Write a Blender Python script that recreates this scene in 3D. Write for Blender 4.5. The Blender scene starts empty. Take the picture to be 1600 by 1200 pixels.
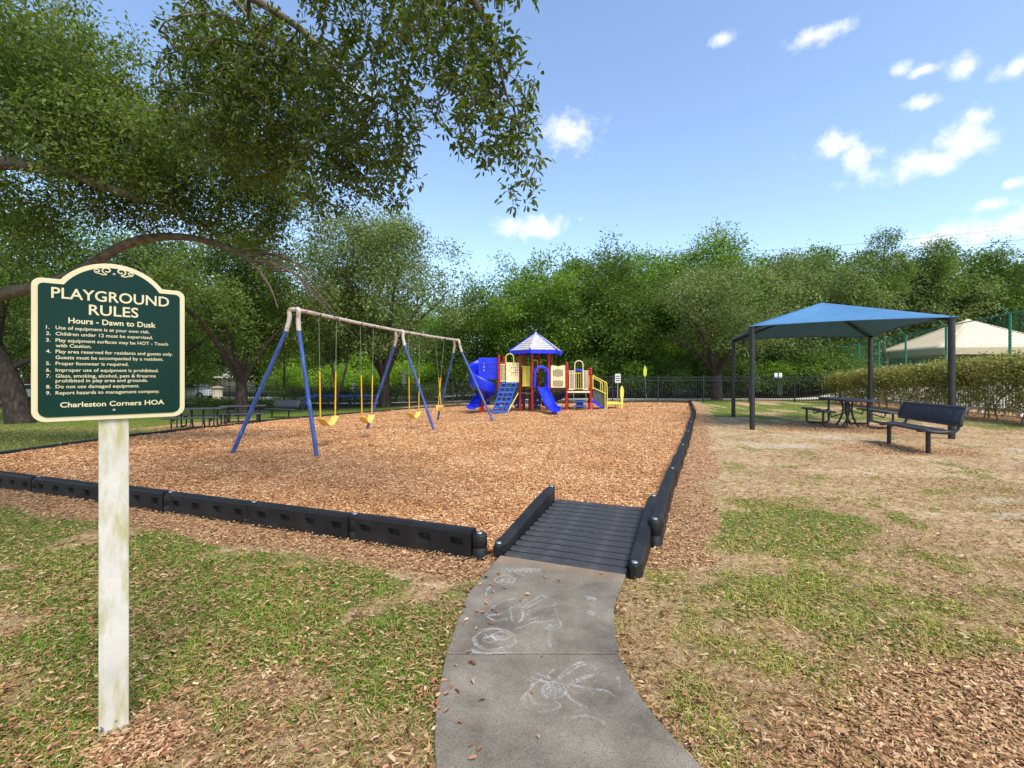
import bpy, bmesh, math, random
import numpy as np
from mathutils import Vector, Matrix

random.seed(11)
RNG = np.random.default_rng(7)
scene = bpy.context.scene
COL = scene.collection

# ------------------------------------------------------------------ camera
cam_d = bpy.data.cameras.new('camera')
cam_d.sensor_width = 36.0
cam_d.lens = 16.65
cam_d.shift_y = -0.0075
cam_d.clip_start = 0.05
cam_d.clip_end = 1500.0
cam = bpy.data.objects.new('camera', cam_d)
cam.location = (0, 0, 1.4)
cam.rotation_euler = (math.radians(90), 0, 0)
COL.objects.link(cam)
scene.camera = cam

# ------------------------------------------------------------------ sky and sun
SUN_EL, SUN_AZ = 56.0, 148.0            # azimuth clockwise from +Y: behind the camera, to the right
SKY_STRENGTH, SUN_STRENGTH, EXPOSURE = 0.15, 2.0, 1.02
world = bpy.data.worlds.new('World')
scene.world = world
world.use_nodes = True
wn, wl = world.node_tree.nodes, world.node_tree.links
wn.clear()
w_out = wn.new('ShaderNodeOutputWorld')
w_bg = wn.new('ShaderNodeBackground')
w_bg.inputs['Strength'].default_value = SKY_STRENGTH
sky = wn.new('ShaderNodeTexSky')
sky.sky_type = 'NISHITA'
sky.sun_disc = False
sky.sun_elevation = math.radians(SUN_EL)
sky.sun_rotation = math.radians(SUN_AZ)
sky.air_density = 1.0
sky.dust_density = 1.0
sky.ozone_density = 1.6
tc = wn.new('ShaderNodeTexCoord')
sep = wn.new('ShaderNodeSeparateXYZ')
wl.new(tc.outputs['Generated'], sep.inputs[0])


def wmath(op, a, b=None, c=None):
    n = wn.new('ShaderNodeMath')
    n.operation = op
    for i, v in enumerate((a, b, c)):
        if v is None:
            continue
        if isinstance(v, (int, float)):
            n.inputs[i].default_value = v
        else:
            wl.new(v, n.inputs[i])
    return n.outputs[0]


az = wmath('ARCTAN2', sep.outputs[0], sep.outputs[1])
el = wmath('ARCSINE', sep.outputs[2])
comb = wn.new('ShaderNodeCombineXYZ')
wl.new(az, comb.inputs[0])
wl.new(el, comb.inputs[1])
cn1 = wn.new('ShaderNodeTexNoise')
cn1.inputs['Scale'].default_value = 26.0
cn1.inputs['Detail'].default_value = 7.0
cn1.inputs['Roughness'].default_value = 0.62
wl.new(tc.outputs['Generated'], cn1.inputs['Vector'])
# small fair-weather clouds: azimuth, elevation, half width, half height (degrees), softness
CLOUDS = [(6.6, 26.8, 4.2, 2.3), (2.4, 17.6, 4.6, 1.6), (8.3, 18.2, 1.0, 0.4),
          (34.6, 21.9, 3.2, 1.2), (36.3, 20.4, 2.0, 2.3), (41.3, 18.8, 3.2, 1.5), (43.2, 19.8, 2.4, 1.9),
          (43.6, 25.3, 1.3, 1.0), (46.6, 24.2, 1.3, 0.9), (41.2, 26.0, 1.5, 0.5), (39.3, 26.6, 0.9, 0.6),
          (41.2, 23.6, 1.5, 0.7), (44.8, 21.4, 1.3, 0.9), (45.4, 14.3, 1.3, 0.6), (46.8, 15.6, 0.8, 0.5),
          (32.4, 31.2, 3.2, 0.9), (24.0, 33.0, 1.4, 0.7), (45.5, 12.3, 5.5, 1.2), (-20, 30, 4.0, 1.6), (-31, 24, 3.0, 1.1)]
crng = random.Random(5)
for k in range(16):
    a = crng.choice([-1, 1]) * crng.uniform(58, 178)
    e = crng.uniform(12, 60)
    CLOUDS.append((a, e, crng.uniform(1.5, 5.0), crng.uniform(0.8, 2.2)))
mask = None
for (a, e, rw, rh) in CLOUDS:
    s = wn.new('ShaderNodeVectorMath')
    s.operation = 'SUBTRACT'
    wl.new(comb.outputs[0], s.inputs[0])
    s.inputs[1].default_value = (math.radians(a), math.radians(e), 0)
    m = wn.new('ShaderNodeVectorMath')
    m.operation = 'MULTIPLY'
    wl.new(s.outputs[0], m.inputs[0])
    m.inputs[1].default_value = (1 / math.radians(rw), 1 / math.radians(rh), 0)
    ln = wn.new('ShaderNodeVectorMath')
    ln.operation = 'LENGTH'
    wl.new(m.outputs[0], ln.inputs[0])
    v = wmath('SUBTRACT', 1.0, ln.outputs['Value'])
    mask = v if mask is None else wmath('MAXIMUM', mask, v)
mask = wmath('MAXIMUM', mask, -1.5)
nz = wmath('MULTIPLY_ADD', cn1.outputs['Fac'], 3.0, -1.5)
dens = wmath('ADD', mask, nz)
mr = wn.new('ShaderNodeMapRange')
mr.interpolation_type = 'SMOOTHSTEP'
mr.inputs['From Min'].default_value = -0.18
mr.inputs['From Max'].default_value = 1.25
mr.inputs['To Max'].default_value = 0.9
wl.new(dens, mr.inputs['Value'])
mix = wn.new('ShaderNodeMix')
mix.data_type = 'RGBA'
wl.new(mr.outputs[0], mix.inputs['Factor'])
wl.new(sky.outputs[0], mix.inputs[6])
mix.inputs[7].default_value = (4.3, 4.3, 4.4, 1)
wl.new(mix.outputs[2], w_bg.inputs['Color'])
wl.new(w_bg.outputs[0], w_out.inputs[0])

sun_d = bpy.data.lights.new('sun', 'SUN')
sun_d.energy = SUN_STRENGTH
sun_d.angle = math.radians(28.0)           # thin haze and passing cloud: soft shadow edges
sun_d.color = (1.0, 0.95, 0.86)
sun = bpy.data.objects.new('sun', sun_d)
COL.objects.link(sun)
_a, _e = math.radians(SUN_AZ), math.radians(SUN_EL)
to_sun = Vector((math.sin(_a) * math.cos(_e), math.cos(_a) * math.cos(_e), math.sin(_e)))
sun.rotation_euler = to_sun.to_track_quat('Z', 'Y').to_euler()
sun.location = to_sun * 40

scene.view_settings.view_transform = 'Standard'
scene.view_settings.look = 'None'
scene.view_settings.exposure = EXPOSURE
scene.view_settings.gamma = 1.0
scene.render.engine = 'CYCLES'
scene.render.resolution_x, scene.render.resolution_y = 1024, 768
scene.cycles.max_bounces = 5
scene.cycles.diffuse_bounces = 3
scene.cycles.transparent_max_bounces = 6


# ------------------------------------------------------------------ helpers
def lin(r, g, b):
    f = lambda c: (c / 255 / 12.92) if c / 255 <= 0.04045 else ((c / 255 + 0.055) / 1.055) ** 2.4
    return (f(r), f(g), f(b), 1.0)


def new_mat(name):
    m = bpy.data.materials.new(name)
    m.use_nodes = True
    nt = m.node_tree
    return m, nt, nt.nodes, nt.links, nt.nodes['Principled BSDF']


def ramp(nodes, stops):
    r = nodes.new('ShaderNodeValToRGB')
    els = r.color_ramp.elements
    while len(els) < len(stops):
        els.new(0.5)
    for e, (p, c) in zip(els, stops):
        e.position = p
        e.color = c
    return r


def noise(nodes, links, scale, detail=4, rough=0.6, coord='Object', vec_scale=None):
    t = nodes.new('ShaderNodeTexCoord')
    n = nodes.new('ShaderNodeTexNoise')
    n.inputs['Scale'].default_value = scale
    n.inputs['Detail'].default_value = detail
    n.inputs['Roughness'].default_value = rough
    if vec_scale:
        mp = nodes.new('ShaderNodeMapping')
        mp.inputs['Scale'].default_value = vec_scale
        links.new(t.outputs[coord], mp.inputs[0])
        links.new(mp.outputs[0], n.inputs['Vector'])
    else:
        links.new(t.outputs[coord], n.inputs['Vector'])
    return n


def surf(name, stops, scale=8, rough=0.6, bump=0.0, bscale=60, metal=0.0, vec_scale=None, detail=5, spec=0.5):
    """plain solid surface: noise driven colour variation, roughness variation and fine bump"""
    m, nt, N, L, b = new_mat(name)
    n = noise(N, L, scale, detail, 0.65, vec_scale=vec_scale)
    r = ramp(N, stops)
    L.new(n.outputs['Fac'], r.inputs[0])
    L.new(r.outputs[0], b.inputs['Base Color'])
    b.inputs['Roughness'].default_value = rough
    b.inputs['Metallic'].default_value = metal
    b.inputs['Specular IOR Level'].default_value = spec
    if bump:
        n2 = noise(N, L, bscale, 4, 0.6)
        bp = N.new('ShaderNodeBump')
        bp.inputs['Strength'].default_value = bump
        bp.inputs['Distance'].default_value = 0.01
        L.new(n2.outputs['Fac'], bp.inputs['Height'])
        L.new(bp.outputs[0], b.inputs['Normal'])
    return m


def island(name, stops, rough=0.7, transl=0.0, tcol=None, nscale=0.0, spec=0.3, namp=1.3):
    """scattered pieces: each loose piece takes its own colour; optional light through the leaf"""
    m, nt, N, L, b = new_mat(name)
    g = N.new('ShaderNodeNewGeometry')
    r = ramp(N, stops)
    fac = g.outputs['Random Per Island']
    if nscale:
        n = noise(N, L, nscale, 3, 0.6)
        ma = N.new('ShaderNodeMath')
        ma.operation = 'MULTIPLY_ADD'
        L.new(n.outputs['Fac'], ma.inputs[0])
        ma.inputs[1].default_value = namp
        ma.inputs[2].default_value = -namp / 2
        ad = N.new('ShaderNodeMath')
        ad.operation = 'ADD'
        ad.use_clamp = True
        L.new(ma.outputs[0], ad.inputs[0])
        L.new(fac, ad.inputs[1])
        fac = ad.outputs[0]
    L.new(fac, r.inputs[0])
    L.new(r.outputs[0], b.inputs['Base Color'])
    b.inputs['Roughness'].default_value = rough
    b.inputs['Specular IOR Level'].default_value = spec
    if transl:
        t = N.new('ShaderNodeBsdfTranslucent')
        hs = N.new('ShaderNodeHueSaturation')
        hs.inputs['Hue'].default_value = 0.47
        hs.inputs['Saturation'].default_value = 1.15
        hs.inputs['Value'].default_value = 1.5
        L.new(r.outputs[0], hs.inputs['Color'])
        L.new(hs.outputs[0], t.inputs['Color'])
        mx = N.new('ShaderNodeMixShader')
        mx.inputs[0].default_value = transl
        L.new(b.outputs[0], mx.inputs[1])
        L.new(t.outputs[0], mx.inputs[2])
        L.new(mx.outputs[0], N['Material Output'].inputs[0])
    return m


def np_mesh(name, V, F, mat, smooth=False):
    """mesh from numpy arrays; F is (n, k) with one k"""
    me = bpy.data.meshes.new(name)
    V = np.ascontiguousarray(V, dtype=np.float32)
    F = np.ascontiguousarray(F, dtype=np.int32)
    n, k = F.shape
    me.vertices.add(len(V))
    me.vertices.foreach_set('co', V.ravel())
    me.loops.add(n * k)
    me.loops.foreach_set('vertex_index', F.ravel())
    me.polygons.add(n)
    me.polygons.foreach_set('loop_start', np.arange(0, n * k, k, dtype=np.int32))
    if smooth:
        me.polygons.foreach_set('use_smooth', np.ones(n, dtype=bool))
    me.update(calc_edges=True)
    if mat:
        me.materials.append(mat)
    return me


def link(name, data, parent=None, loc=None, rz=None, scale=None):
    o = bpy.data.objects.new(name, data)
    COL.objects.link(o)
    if parent:
        o.parent = parent
    if loc is not None:
        o.location = loc
    if rz is not None:
        o.rotation_euler = (0, 0, rz)
    if scale is not None:
        o.scale = (scale,) * 3 if isinstance(scale, (int, float)) else scale
    return o


def tag(o, label=None, cat=None, group=None, kind=None):
    if label:
        o['label'] = label
    if cat:
        o['category'] = cat
    if group:
        o['group'] = group
    if kind:
        o['kind'] = kind
    return o


def thing(name, label, cat, loc=(0, 0, 0), rz=0.0, group=None):
    o = link(name, None, loc=loc, rz=rz)
    o.empty_display_size = 0.2
    return tag(o, label, cat, group)


def copy_tree(o, parent=None):
    c = o.copy()
    COL.objects.link(c)
    c.parent = parent
    for ch in list(o.children):
        copy_tree(ch, c)
    return c


class MB:
    """collects shapes into one mesh"""

    def __init__(self):
        self.v, self.f, self.s = [], [], []

    def add(self, verts, faces, smooth=False):
        o = len(self.v)
        self.v.extend([tuple(p) for p in verts])
        for f in faces:
            self.f.append([i + o for i in f])
            self.s.append(smooth)
        return self

    def box(self, c, s, rz=0.0, M=None):
        hx, hy, hzz = s[0] / 2, s[1] / 2, s[2] / 2
        pts = [Vector((x, y, z)) for x in (-hx, hx) for y in (-hy, hy) for z in (-hzz, hzz)]
        R = M if M is not None else Matrix.Rotation(rz, 3, 'Z')
        pts = [R @ p + Vector(c) for p in pts]
        return self.add(pts, [(0, 1, 3, 2), (4, 6, 7, 5), (0, 4, 5, 1), (2, 3, 7, 6), (0, 2, 6, 4), (1, 5, 7, 3)])

    def bar(self, a, b, w, h, up=(0, 0, 1)):
        a, b = Vector(a), Vector(b)
        d = b - a
        L = d.length
        d.normalize()
        u = Vector(up)
        if abs(d.dot(u)) > 0.98:
            u = Vector((1, 0, 0))
        s = d.cross(u).normalized()
        u = s.cross(d)
        M = Matrix((s, d, u)).transposed()
        return self.box((a + b) / 2, (w, L, h), M=M)

    def tube(self, pts, r, k=8, cap=True, closed=False):
        P = [Vector(p) for p in pts]
        n = len(P)
        R = r if isinstance(r, (list, tuple)) else [r] * n
        T = []
        for i in range(n):
            if closed:
                t = P[(i + 1) % n] - P[i - 1]
            else:
                t = P[min(i + 1, n - 1)] - P[max(i - 1, 0)]
            T.append(t.normalized())
        ref = Vector((0, 0, 1)) if abs(T[0].z) < 0.9 else Vector((1, 0, 0))
        u = T[0].cross(ref).normalized()
        vs, fs = [], []
        for i in range(n):
            u = (u - T[i] * u.dot(T[i]))
            if u.length < 1e-5:
                u = T[i].orthogonal()
            u.normalize()
            w = T[i].cross(u)
            for j in range(k):
                a = 2 * math.pi * j / k
                vs.append(P[i] + (u * math.cos(a) + w * math.sin(a)) * R[i])
        m = n if closed else n - 1
        for i in range(m):
            for j in range(k):
                a, b = i * k + j, i * k + (j + 1) % k
                c, d = ((i + 1) % n) * k + (j + 1) % k, ((i + 1) % n) * k + j
                fs.append((a, b, c, d))
        self.add(vs, fs, True)
        if cap and not closed:
            self.add(vs[:k], [tuple(range(k))[::-1]])
            self.add(vs[-k:], [tuple(range(k))])
        return self

    def prism(self, poly, z0, z1):
        """vertical prism from a 2-D outline"""
        n = len(poly)
        vs = [(x, y, z0) for x, y in poly] + [(x, y, z1) for x, y in poly]
        fs = [tuple(range(n))[::-1], tuple(range(n, 2 * n))]
        fs += [(i, (i + 1) % n, n + (i + 1) % n, n + i) for i in range(n)]
        return self.add(vs, fs)

    def plate(self, poly, t, M):
        """outline in local x/z extruded along local -y..+y by t, placed by 4x4 M"""
        n = len(poly)
        vs = [M @ Vector((x, -t / 2, z)) for x, z in poly] + [M @ Vector((x, t / 2, z)) for x, z in poly]
        fs = [tuple(range(n)), tuple(range(n, 2 * n))[::-1]]
        fs += [(i, n + i, n + (i + 1) % n, (i + 1) % n) for i in range(n)]
        return self.add(vs, fs)

    def lathe(self, prof, c=(0, 0, 0), k=16):
        vs, fs = [], []
        n = len(prof)
        for (r, z) in prof:
            for j in range(k):
                a = 2 * math.pi * j / k
                vs.append((c[0] + r * math.cos(a), c[1] + r * math.sin(a), c[2] + z))
        for i in range(n - 1):
            for j in range(k):
                fs.append((i * k + j, i * k + (j + 1) % k, (i + 1) * k + (j + 1) % k, (i + 1) * k + j))
        self.add(vs, fs, True)
        self.add(vs[:k], [tuple(range(k))[::-1]])
        self.add(vs[-k:], [tuple(range(k))])
        return self

    def grid(self, fn, nu, nv, smooth=True):
        vs = [fn(i / nu, j / nv) for i in range(nu + 1) for j in range(nv + 1)]
        fs = [(i * (nv + 1) + j, (i + 1) * (nv + 1) + j, (i + 1) * (nv + 1) + j + 1, i * (nv + 1) + j + 1)
              for i in range(nu) for j in range(nv)]
        return self.add(vs, fs, smooth)

    def mesh(self, name, mat):
        me = bpy.data.meshes.new(name)
        me.from_pydata(self.v, [], self.f)
        me.polygons.foreach_set('use_smooth', self.s)
        me.materials.append(mat)
        me.update()
        return me

    def build(self, name, mat, parent=None, bevel=0.0, loc=None, rz=None, solid=0.0):
        o = link(name, self.mesh(name, mat), parent, loc, rz)
        if solid:
            m = o.modifiers.new('Solidify', 'SOLIDIFY')
            m.thickness = solid
            m.offset = 0
        if bevel:
            m = o.modifiers.new('Bevel', 'BEVEL')
            m.width = bevel
            m.segments = 2
            m.limit_method = 'ANGLE'
            m.angle_limit = math.radians(40)
        return o


def arc_pts(c, r, a0, a1, n, axis_u, axis_v):
    u, v, c = Vector(axis_u), Vector(axis_v), Vector(c)
    return [c + u * r * math.cos(math.radians(a0 + (a1 - a0) * i / n)) + v * r * math.sin(math.radians(a0 + (a1 - a0) * i / n))
            for i in range(n + 1)]


def smooth_path(pts, n=6):
    """Catmull-Rom through the points"""
    P = [Vector(p) for p in pts]
    P = [P[0] * 2 - P[1]] + P + [P[-1] * 2 - P[-2]]
    out = []
    for i in range(1, len(P) - 2):
        for k in range(n):
            t = k / n
            a, b, c, d = P[i - 1], P[i], P[i + 1], P[i + 2]
            out.append(0.5 * ((2 * b) + (c - a) * t + (2 * a - 5 * b + 4 * c - d) * t * t + (3 * b - a - 3 * c + d) * t ** 3))
    out.append(P[-2])
    return out


# ------------------------------------------------------------------ numpy noise, terrain
def ss(t):
    t = np.clip(t, 0, 1)
    return t * t * (3 - 2 * t)


def vnoise(x, y, seed=0):
    xi, yi = np.floor(x).astype(np.int64), np.floor(y).astype(np.int64)
    fx, fy = x - xi, y - yi
    fx, fy = fx * fx * (3 - 2 * fx), fy * fy * (3 - 2 * fy)

    def h(a, b):
        n = (a * 374761393 + b * 668265263 + seed * 974634777) & 0x7fffffff
        n = ((n ^ (n >> 13)) * 1274126177) & 0x7fffffff
        return ((n ^ (n >> 16)) & 0xffff) / 65535.0
    return (h(xi, yi) * (1 - fx) + h(xi + 1, yi) * fx) * (1 - fy) + (h(xi, yi + 1) * (1 - fx) + h(xi + 1, yi + 1) * fx) * fy


def fbm(x, y, sc, seed=0, o=4):
    x, y = np.asarray(x, float) * sc, np.asarray(y, float) * sc
    s, a, t = 0, 1.0, 0
    for k in range(o):
        s = s + a * vnoise(x + 31.7 * k, y - 17.3 * k, seed + k)
        t += a
        a *= 0.55
        x, y = x * 2.03, y * 2.03
    return s / t


def hz(x, y):
    """the ground falls gently to the far left and rises to the pool terrace on the right"""
    x, y = np.asarray(x, float), np.asarray(y, float)
    return -0.7 * ss((6 - x) / 20) * ss((y - 9) / 12) + 0.5 * ss((x - 18) / 3) * ss((y - 10) / 4)


def H(x, y):
    return float(hz(x, y))


def inside(x, y, poly):
    x, y = np.asarray(x, float), np.asarray(y, float)
    r = np.zeros(x.shape, bool)
    n = len(poly)
    for i in range(n):
        (x0, y0), (x1, y1) = poly[i], poly[(i + 1) % n]
        if y0 == y1:
            continue
        c = ((y0 > y) != (y1 > y)) & (x < (x1 - x0) * (y - y0) / (y1 - y0) + x0)
        r ^= c
    return r


def dist_line(x, y, line):
    x, y = np.asarray(x, float), np.asarray(y, float)
    d = np.full(x.shape, 1e9)
    for (x0, y0), (x1, y1) in zip(line[:-1], line[1:]):
        L2 = (x1 - x0) ** 2 + (y1 - y0) ** 2
        t = np.clip(((x - x0) * (x1 - x0) + (y - y0) * (y1 - y0)) / L2, 0, 1)
        d = np.minimum(d, np.hypot(x - x0 - t * (x1 - x0), y - y0 - t * (y1 - y0)))
    return d


# layout of the play area (metres, camera at the origin looking along +Y)
FRONT = [(-0.26, 3.67), (-6.5, 6.02), (-9.0, 6.96)]
LEFT = [(-9.0, 6.96), (-8.88, 8.3), (-8.75, 9.6), (-8.85, 11.2), (-9.6, 14.1), (-10.9, 17.4), (-11.3, 20.2), (-10.6, 22.2),
        (-9.2, 23.5), (-7.3, 24.9), (-5.1, 26.1), (-2.6, 26.4), (2.0, 25.3), (5.8, 24.7), (9.25, 24.6)]
RIGHT = [(1.18, 3.9), (1.66, 5.13), (2.28, 6.6), (3.4, 9.25), (4.9, 12.97), (6.65, 17.27), (9.25, 24.6)]
BED = [FRONT[0]] + FRONT[1:] + LEFT[1:] + RIGHT[::-1][1:]
PATH_L = [(-0.09, 3.635), (-0.266, 3.03), (-0.31, 2.61), (-0.326, 2.344), (-0.321, 2.064), (-0.308, 1.9), (-0.274, 1.69), (-0.16, 1.2), (0.05, 0.6), (0.4, -0.2), (0.9, -1.2)]
PATH_R = [(0.79, 3.285), (0.62, 2.862), (0.565, 2.6), (0.532, 2.344), (0.541, 2.106), (0.583, 1.9), (0.66, 1.69), (0.86, 1.2), (1.12, 0.7), (1.5, 0.0), (2.0, -0.9)]
PATH = PATH_L + PATH_R[::-1]
RA = math.radians(-21.8)
RAMP_C = (0.36, 3.45)
_u, _v = (math.cos(RA), math.sin(RA)), (-math.sin(RA), math.cos(RA))


def ramp_pt(a, b):
    return (RAMP_C[0] + _u[0] * a + _v[0] * b, RAMP_C[1] + _u[1] * a + _v[1] * b)


RAMP = [ramp_pt(-0.58, -0.02), ramp_pt(0.58, -0.02), ramp_pt(0.58, 1.5), ramp_pt(-0.58, 1.5)]


def bed_h(x, y):
    cx, cy = ramp_pt(0, 1.75)
    return hz(x, y) + 0.035 + 0.07 * np.exp(-((x - cx) ** 2 + (y - cy) ** 2) / 0.9) + 0.05 * (fbm(x, y, 0.9, 3) - 0.5) + 0.012 * (fbm(x, y, 4.0, 4) - 0.5) - sum(0.07 * np.exp(-(((x - sx) / 0.55) ** 2 + ((y - sy) / 0.55) ** 2)) for sx, sy in ((-3.69, 9.5), (-3.39, 11.07), (-2.8, 13.57), (-2.3, 15.05), (1.65, 18.3)))


def blob(x, y, cx, cy, rx, ry, seed=0, n=0.9):
    q = np.hypot((x - cx) / rx, (y - cy) / ry)
    return ss((1.25 - q + n * (fbm(x, y, 1.6, 40 + seed) - 0.5)) / 0.5)


def zones(x, y):
    """mulch, green, sand cover of the open ground (0..1)"""
    nb = fbm(x, y, 1.3, 11)
    df = dist_line(x, y, FRONT)
    dr = dist_line(x, y, RIGHT)
    dl = dist_line(x, y, LEFT[:9])
    mul = ss((0.62 + 0.5 * (nb - 0.5) - df) / 0.22)
    mul = np.maximum(mul, ss((0.62 + 0.45 * (nb - 0.5) - dr) / 0.25))
    mul = np.maximum(mul, 0.8 * ss((0.5 + 0.8 * (nb - 0.5) - dl) / 0.3))
    for i, (cx, cy, rx, ry) in enumerate([(2.7, 1.75, 1.3, 0.62), (3.4, 2.3, 0.9, 0.4), (-1.42, 1.78, 0.15, 0.12), (9.2, 12.6, 2.3, 1.1), (7.4, 9.1, 1.2, 0.7),
                                          (16.6, 14.0, 1.6, 5.5), (-13, 19.5, 1.9, 2.6), (17.4, 21.0, 1.5, 5.0)]):
        mul = np.maximum(mul, blob(x, y, cx, cy, rx, ry, i))
    big = fbm(x, y, 0.45, 21)
    med = fbm(x, y, 1.9, 25)
    left = ss((0.3 - x) / 0.8)
    far_l = ss((-x - 5) / 3) * ss((y - 6) / 2)
    green = ss((big * 0.55 + med * 0.6 - 0.55) / 0.18) * 0.75
    green = np.maximum(green, left * ss((big * 0.5 + med * 0.6 - 0.46) / 0.16))
    band = np.exp(-((df - 1.15) / 0.55) ** 2) * left
    green = np.maximum(green, band * ss((med - 0.25) / 0.25))
    green = np.maximum(green, far_l)
    green = np.maximum(green, ss((y - 13.2) / 2.5) * ss((x - 5) / 2) * ss((med - 0.3) / 0.25) * 0.8)
    right = ss((x - 0.7) / 0.5) * ss((6.2 - y) / 1.6)
    fine = fbm(x, y, 3.4, 27)
    green = np.where(x > 0.4, green * (1 - right) + right * 0.85 * ss((fine * 0.6 + big * 0.5 - 0.44) / 0.26), green)
    for i, (cx, cy, rx, ry) in enumerate([(2.05, 4.2, 0.34, 0.55), (3.0, 3.5, 0.7, 0.4), (2.6, 2.75, 0.9, 0.35), (3.4, 9.2, 0.3, 0.2), (10.8, 10.6, 1.0, 0.5), (2.45, 4.05, 0.2, 0.1), (3.3, 2.9, 0.22, 0.12)]):
        green = np.maximum(green, (0.55 + 0.2 * (i > 4)) * blob(x, y, cx, cy, rx, ry, 10 + i, 2.6) * ss((fine - 0.28) / 0.3))
    dry_r = ss((x - 2.5) / 1.5) * ss((y - 4.6) / 1.5) * ss((13.5 - y) / 2)
    tuft = ss((fbm(x, y, 2.6, 29) - 0.56) / 0.14)
    green = np.maximum(green * (1 - 0.72 * dry_r), 0.55 * tuft)
    sand = dry_r * ss((fbm(x, y, 0.8, 33) * 0.6 + fbm(x, y, 2.4, 35) * 0.4 - 0.52) / 0.22) * 0.55
    for i, (cx, cy, rx, ry) in enumerate([(7.1, 10.9, 1.0, 0.5), (5.4, 5.35, 0.5, 0.12), (5.2, 4.75, 0.45, 0.1), (7.4, 15.9, 0.7, 0.4), (5.6, 9.6, 0.8, 0.4), (9.4, 8.9, 0.9, 0.3)]):
        sand = np.maximum(sand, 0.75 * blob(x, y, cx, cy, rx, ry, 20 + i, 2.2) * (0.3 + 0.7 * ss((fbm(x, y, 2.8, 37) - 0.3) / 0.3)))
    green = green * (1 - mul) * (1 - sand)
    return mul, green, sand * (1 - mul)

# ------------------------------------------------------------------ materials
def S(*cols):
    n = len(cols)
    return [(0.25 + 0.5 * i / max(1, n - 1), lin(*c)) for i, c in enumerate(cols)]


def I(*cols):
    n = len(cols)
    return [(i / max(1, n - 1), lin(*c)) for i, c in enumerate(cols)]


M = {}
CHIP_COLS = [(92, 58, 34), (156, 106, 66), (200, 144, 94), (216, 164, 112), (178, 120, 74), (232, 190, 140), (208, 154, 102), (240, 212, 172)]
M['chip'] = island('chip_wood', I(*sorted(CHIP_COLS)), 0.85, spec=0.2, nscale=0.9, namp=0.9)
M['chip_red'] = island('chip_red', I((84, 58, 38), (146, 106, 72), (184, 142, 102), (204, 166, 124), (162, 116, 80), (220, 190, 150)), 0.85, spec=0.2)
M['litter'] = island('leaf_litter', I((96, 62, 44), (142, 92, 64), (174, 130, 96), (152, 90, 60), (200, 168, 134), (132, 106, 78)), 0.7, spec=0.3)
M['grass'] = island('grass_blades', I((66, 100, 26), (98, 134, 36), (132, 158, 54), (112, 146, 42), (166, 170, 80)), 0.6, 0.25, nscale=0.8)
M['grass_dry'] = island('yellow_grass_blades', I((112, 132, 34), (152, 166, 54), (180, 184, 76), (130, 152, 44), (200, 192, 104)), 0.6, 0.25, nscale=0.8)
M['straw'] = island('dry_grass', I((150, 116, 72), (190, 160, 108), (128, 98, 62), (208, 182, 132), (146, 130, 74), (168, 132, 90)), 0.8, spec=0.2)
M['timber'] = surf('black_plastic', S((20, 20, 21), (29, 29, 30), (46, 45, 43)), 5, 0.5, 0.25, 220, spec=0.3)
M['tread'] = surf('ramp_plastic', S((50, 50, 52), (62, 62, 64), (86, 84, 80)), 7, 0.62, 0.35, 260, spec=0.3)
M['pin'] = surf('galvanised_pin', S((120, 122, 124), (176, 178, 180)), 20, 0.4, metal=0.7)
M['bark'] = surf('oak_bark', S((52, 44, 36), (88, 76, 64), (124, 112, 98)), 9, 0.9, 1.0, 26, vec_scale=(1, 1, 0.35), spec=0.2)
M['bark_dark'] = surf('dark_bark', S((40, 33, 29), (66, 56, 49), (98, 86, 76)), 9, 0.9, 1.0, 22, vec_scale=(1, 1, 0.35), spec=0.2)
M['bark_brown'] = surf('limb_bark', S((76, 66, 58), (108, 97, 86), (146, 134, 121)), 7, 0.9, 0.9, 40, spec=0.2)
M['leaf_near'] = island('oak_leaf_near', I((50, 68, 26), (72, 92, 34), (90, 110, 42), (108, 124, 56), (66, 82, 38)), 0.5, 0.44, nscale=0.7, spec=0.4)
M['leaf_mid'] = island('oak_leaf_mid', I((56, 76, 32), (82, 104, 44), (104, 126, 58), (122, 138, 68)), 0.6, 0.42, nscale=0.35, spec=0.3)
M['leaf_a'] = island('leaf_green', I((56, 84, 26), (84, 118, 40), (108, 144, 54), (130, 162, 70)), 0.6, 0.4, nscale=0.3, spec=0.3)
M['leaf_b'] = island('leaf_grey_green', I((64, 82, 42), (92, 112, 58), (116, 134, 72), (136, 150, 90)), 0.6, 0.36, nscale=0.3, spec=0.3)
M['leaf_c'] = island('leaf_deep_green', I((50, 74, 28), (74, 102, 40), (96, 124, 52), (114, 140, 64)), 0.6, 0.4, nscale=0.3, spec=0.3)
M['leaf_d'] = island('leaf_bright', I((84, 122, 34), (112, 152, 46), (140, 176, 64), (160, 190, 84)), 0.6, 0.4, nscale=0.4, spec=0.3)
M['leaf_hedge'] = island('hedge_leaf', I((84, 92, 40), (118, 128, 54), (148, 156, 70), (166, 160, 90), (134, 118, 80)), 0.6, 0.3, nscale=0.9, spec=0.35)
M['twig'] = surf('hedge_twig', S((110, 92, 78), (150, 132, 116)), 12, 0.9)
M['blue_paint'] = surf('blue_paint', [(0.3, lin(40, 62, 118)), (0.58, lin(54, 82, 146)), (0.68, lin(96, 120, 170)), (0.78, lin(150, 162, 190))], 9, 0.45, 0.15, 90, vec_scale=(1, 1, 0.3))
M['yoke_paint'] = surf('worn_galvanised', [(0.32, lin(138, 98, 80)), (0.44, lin(184, 166, 154)), (0.6, lin(198, 186, 176)), (0.70, lin(150, 114, 96))], 7, 0.6, 0.2, 60)
M['chain'] = surf('chain_steel', S((118, 116, 112), (160, 158, 152)), 40, 0.45, metal=0.6)
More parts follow.
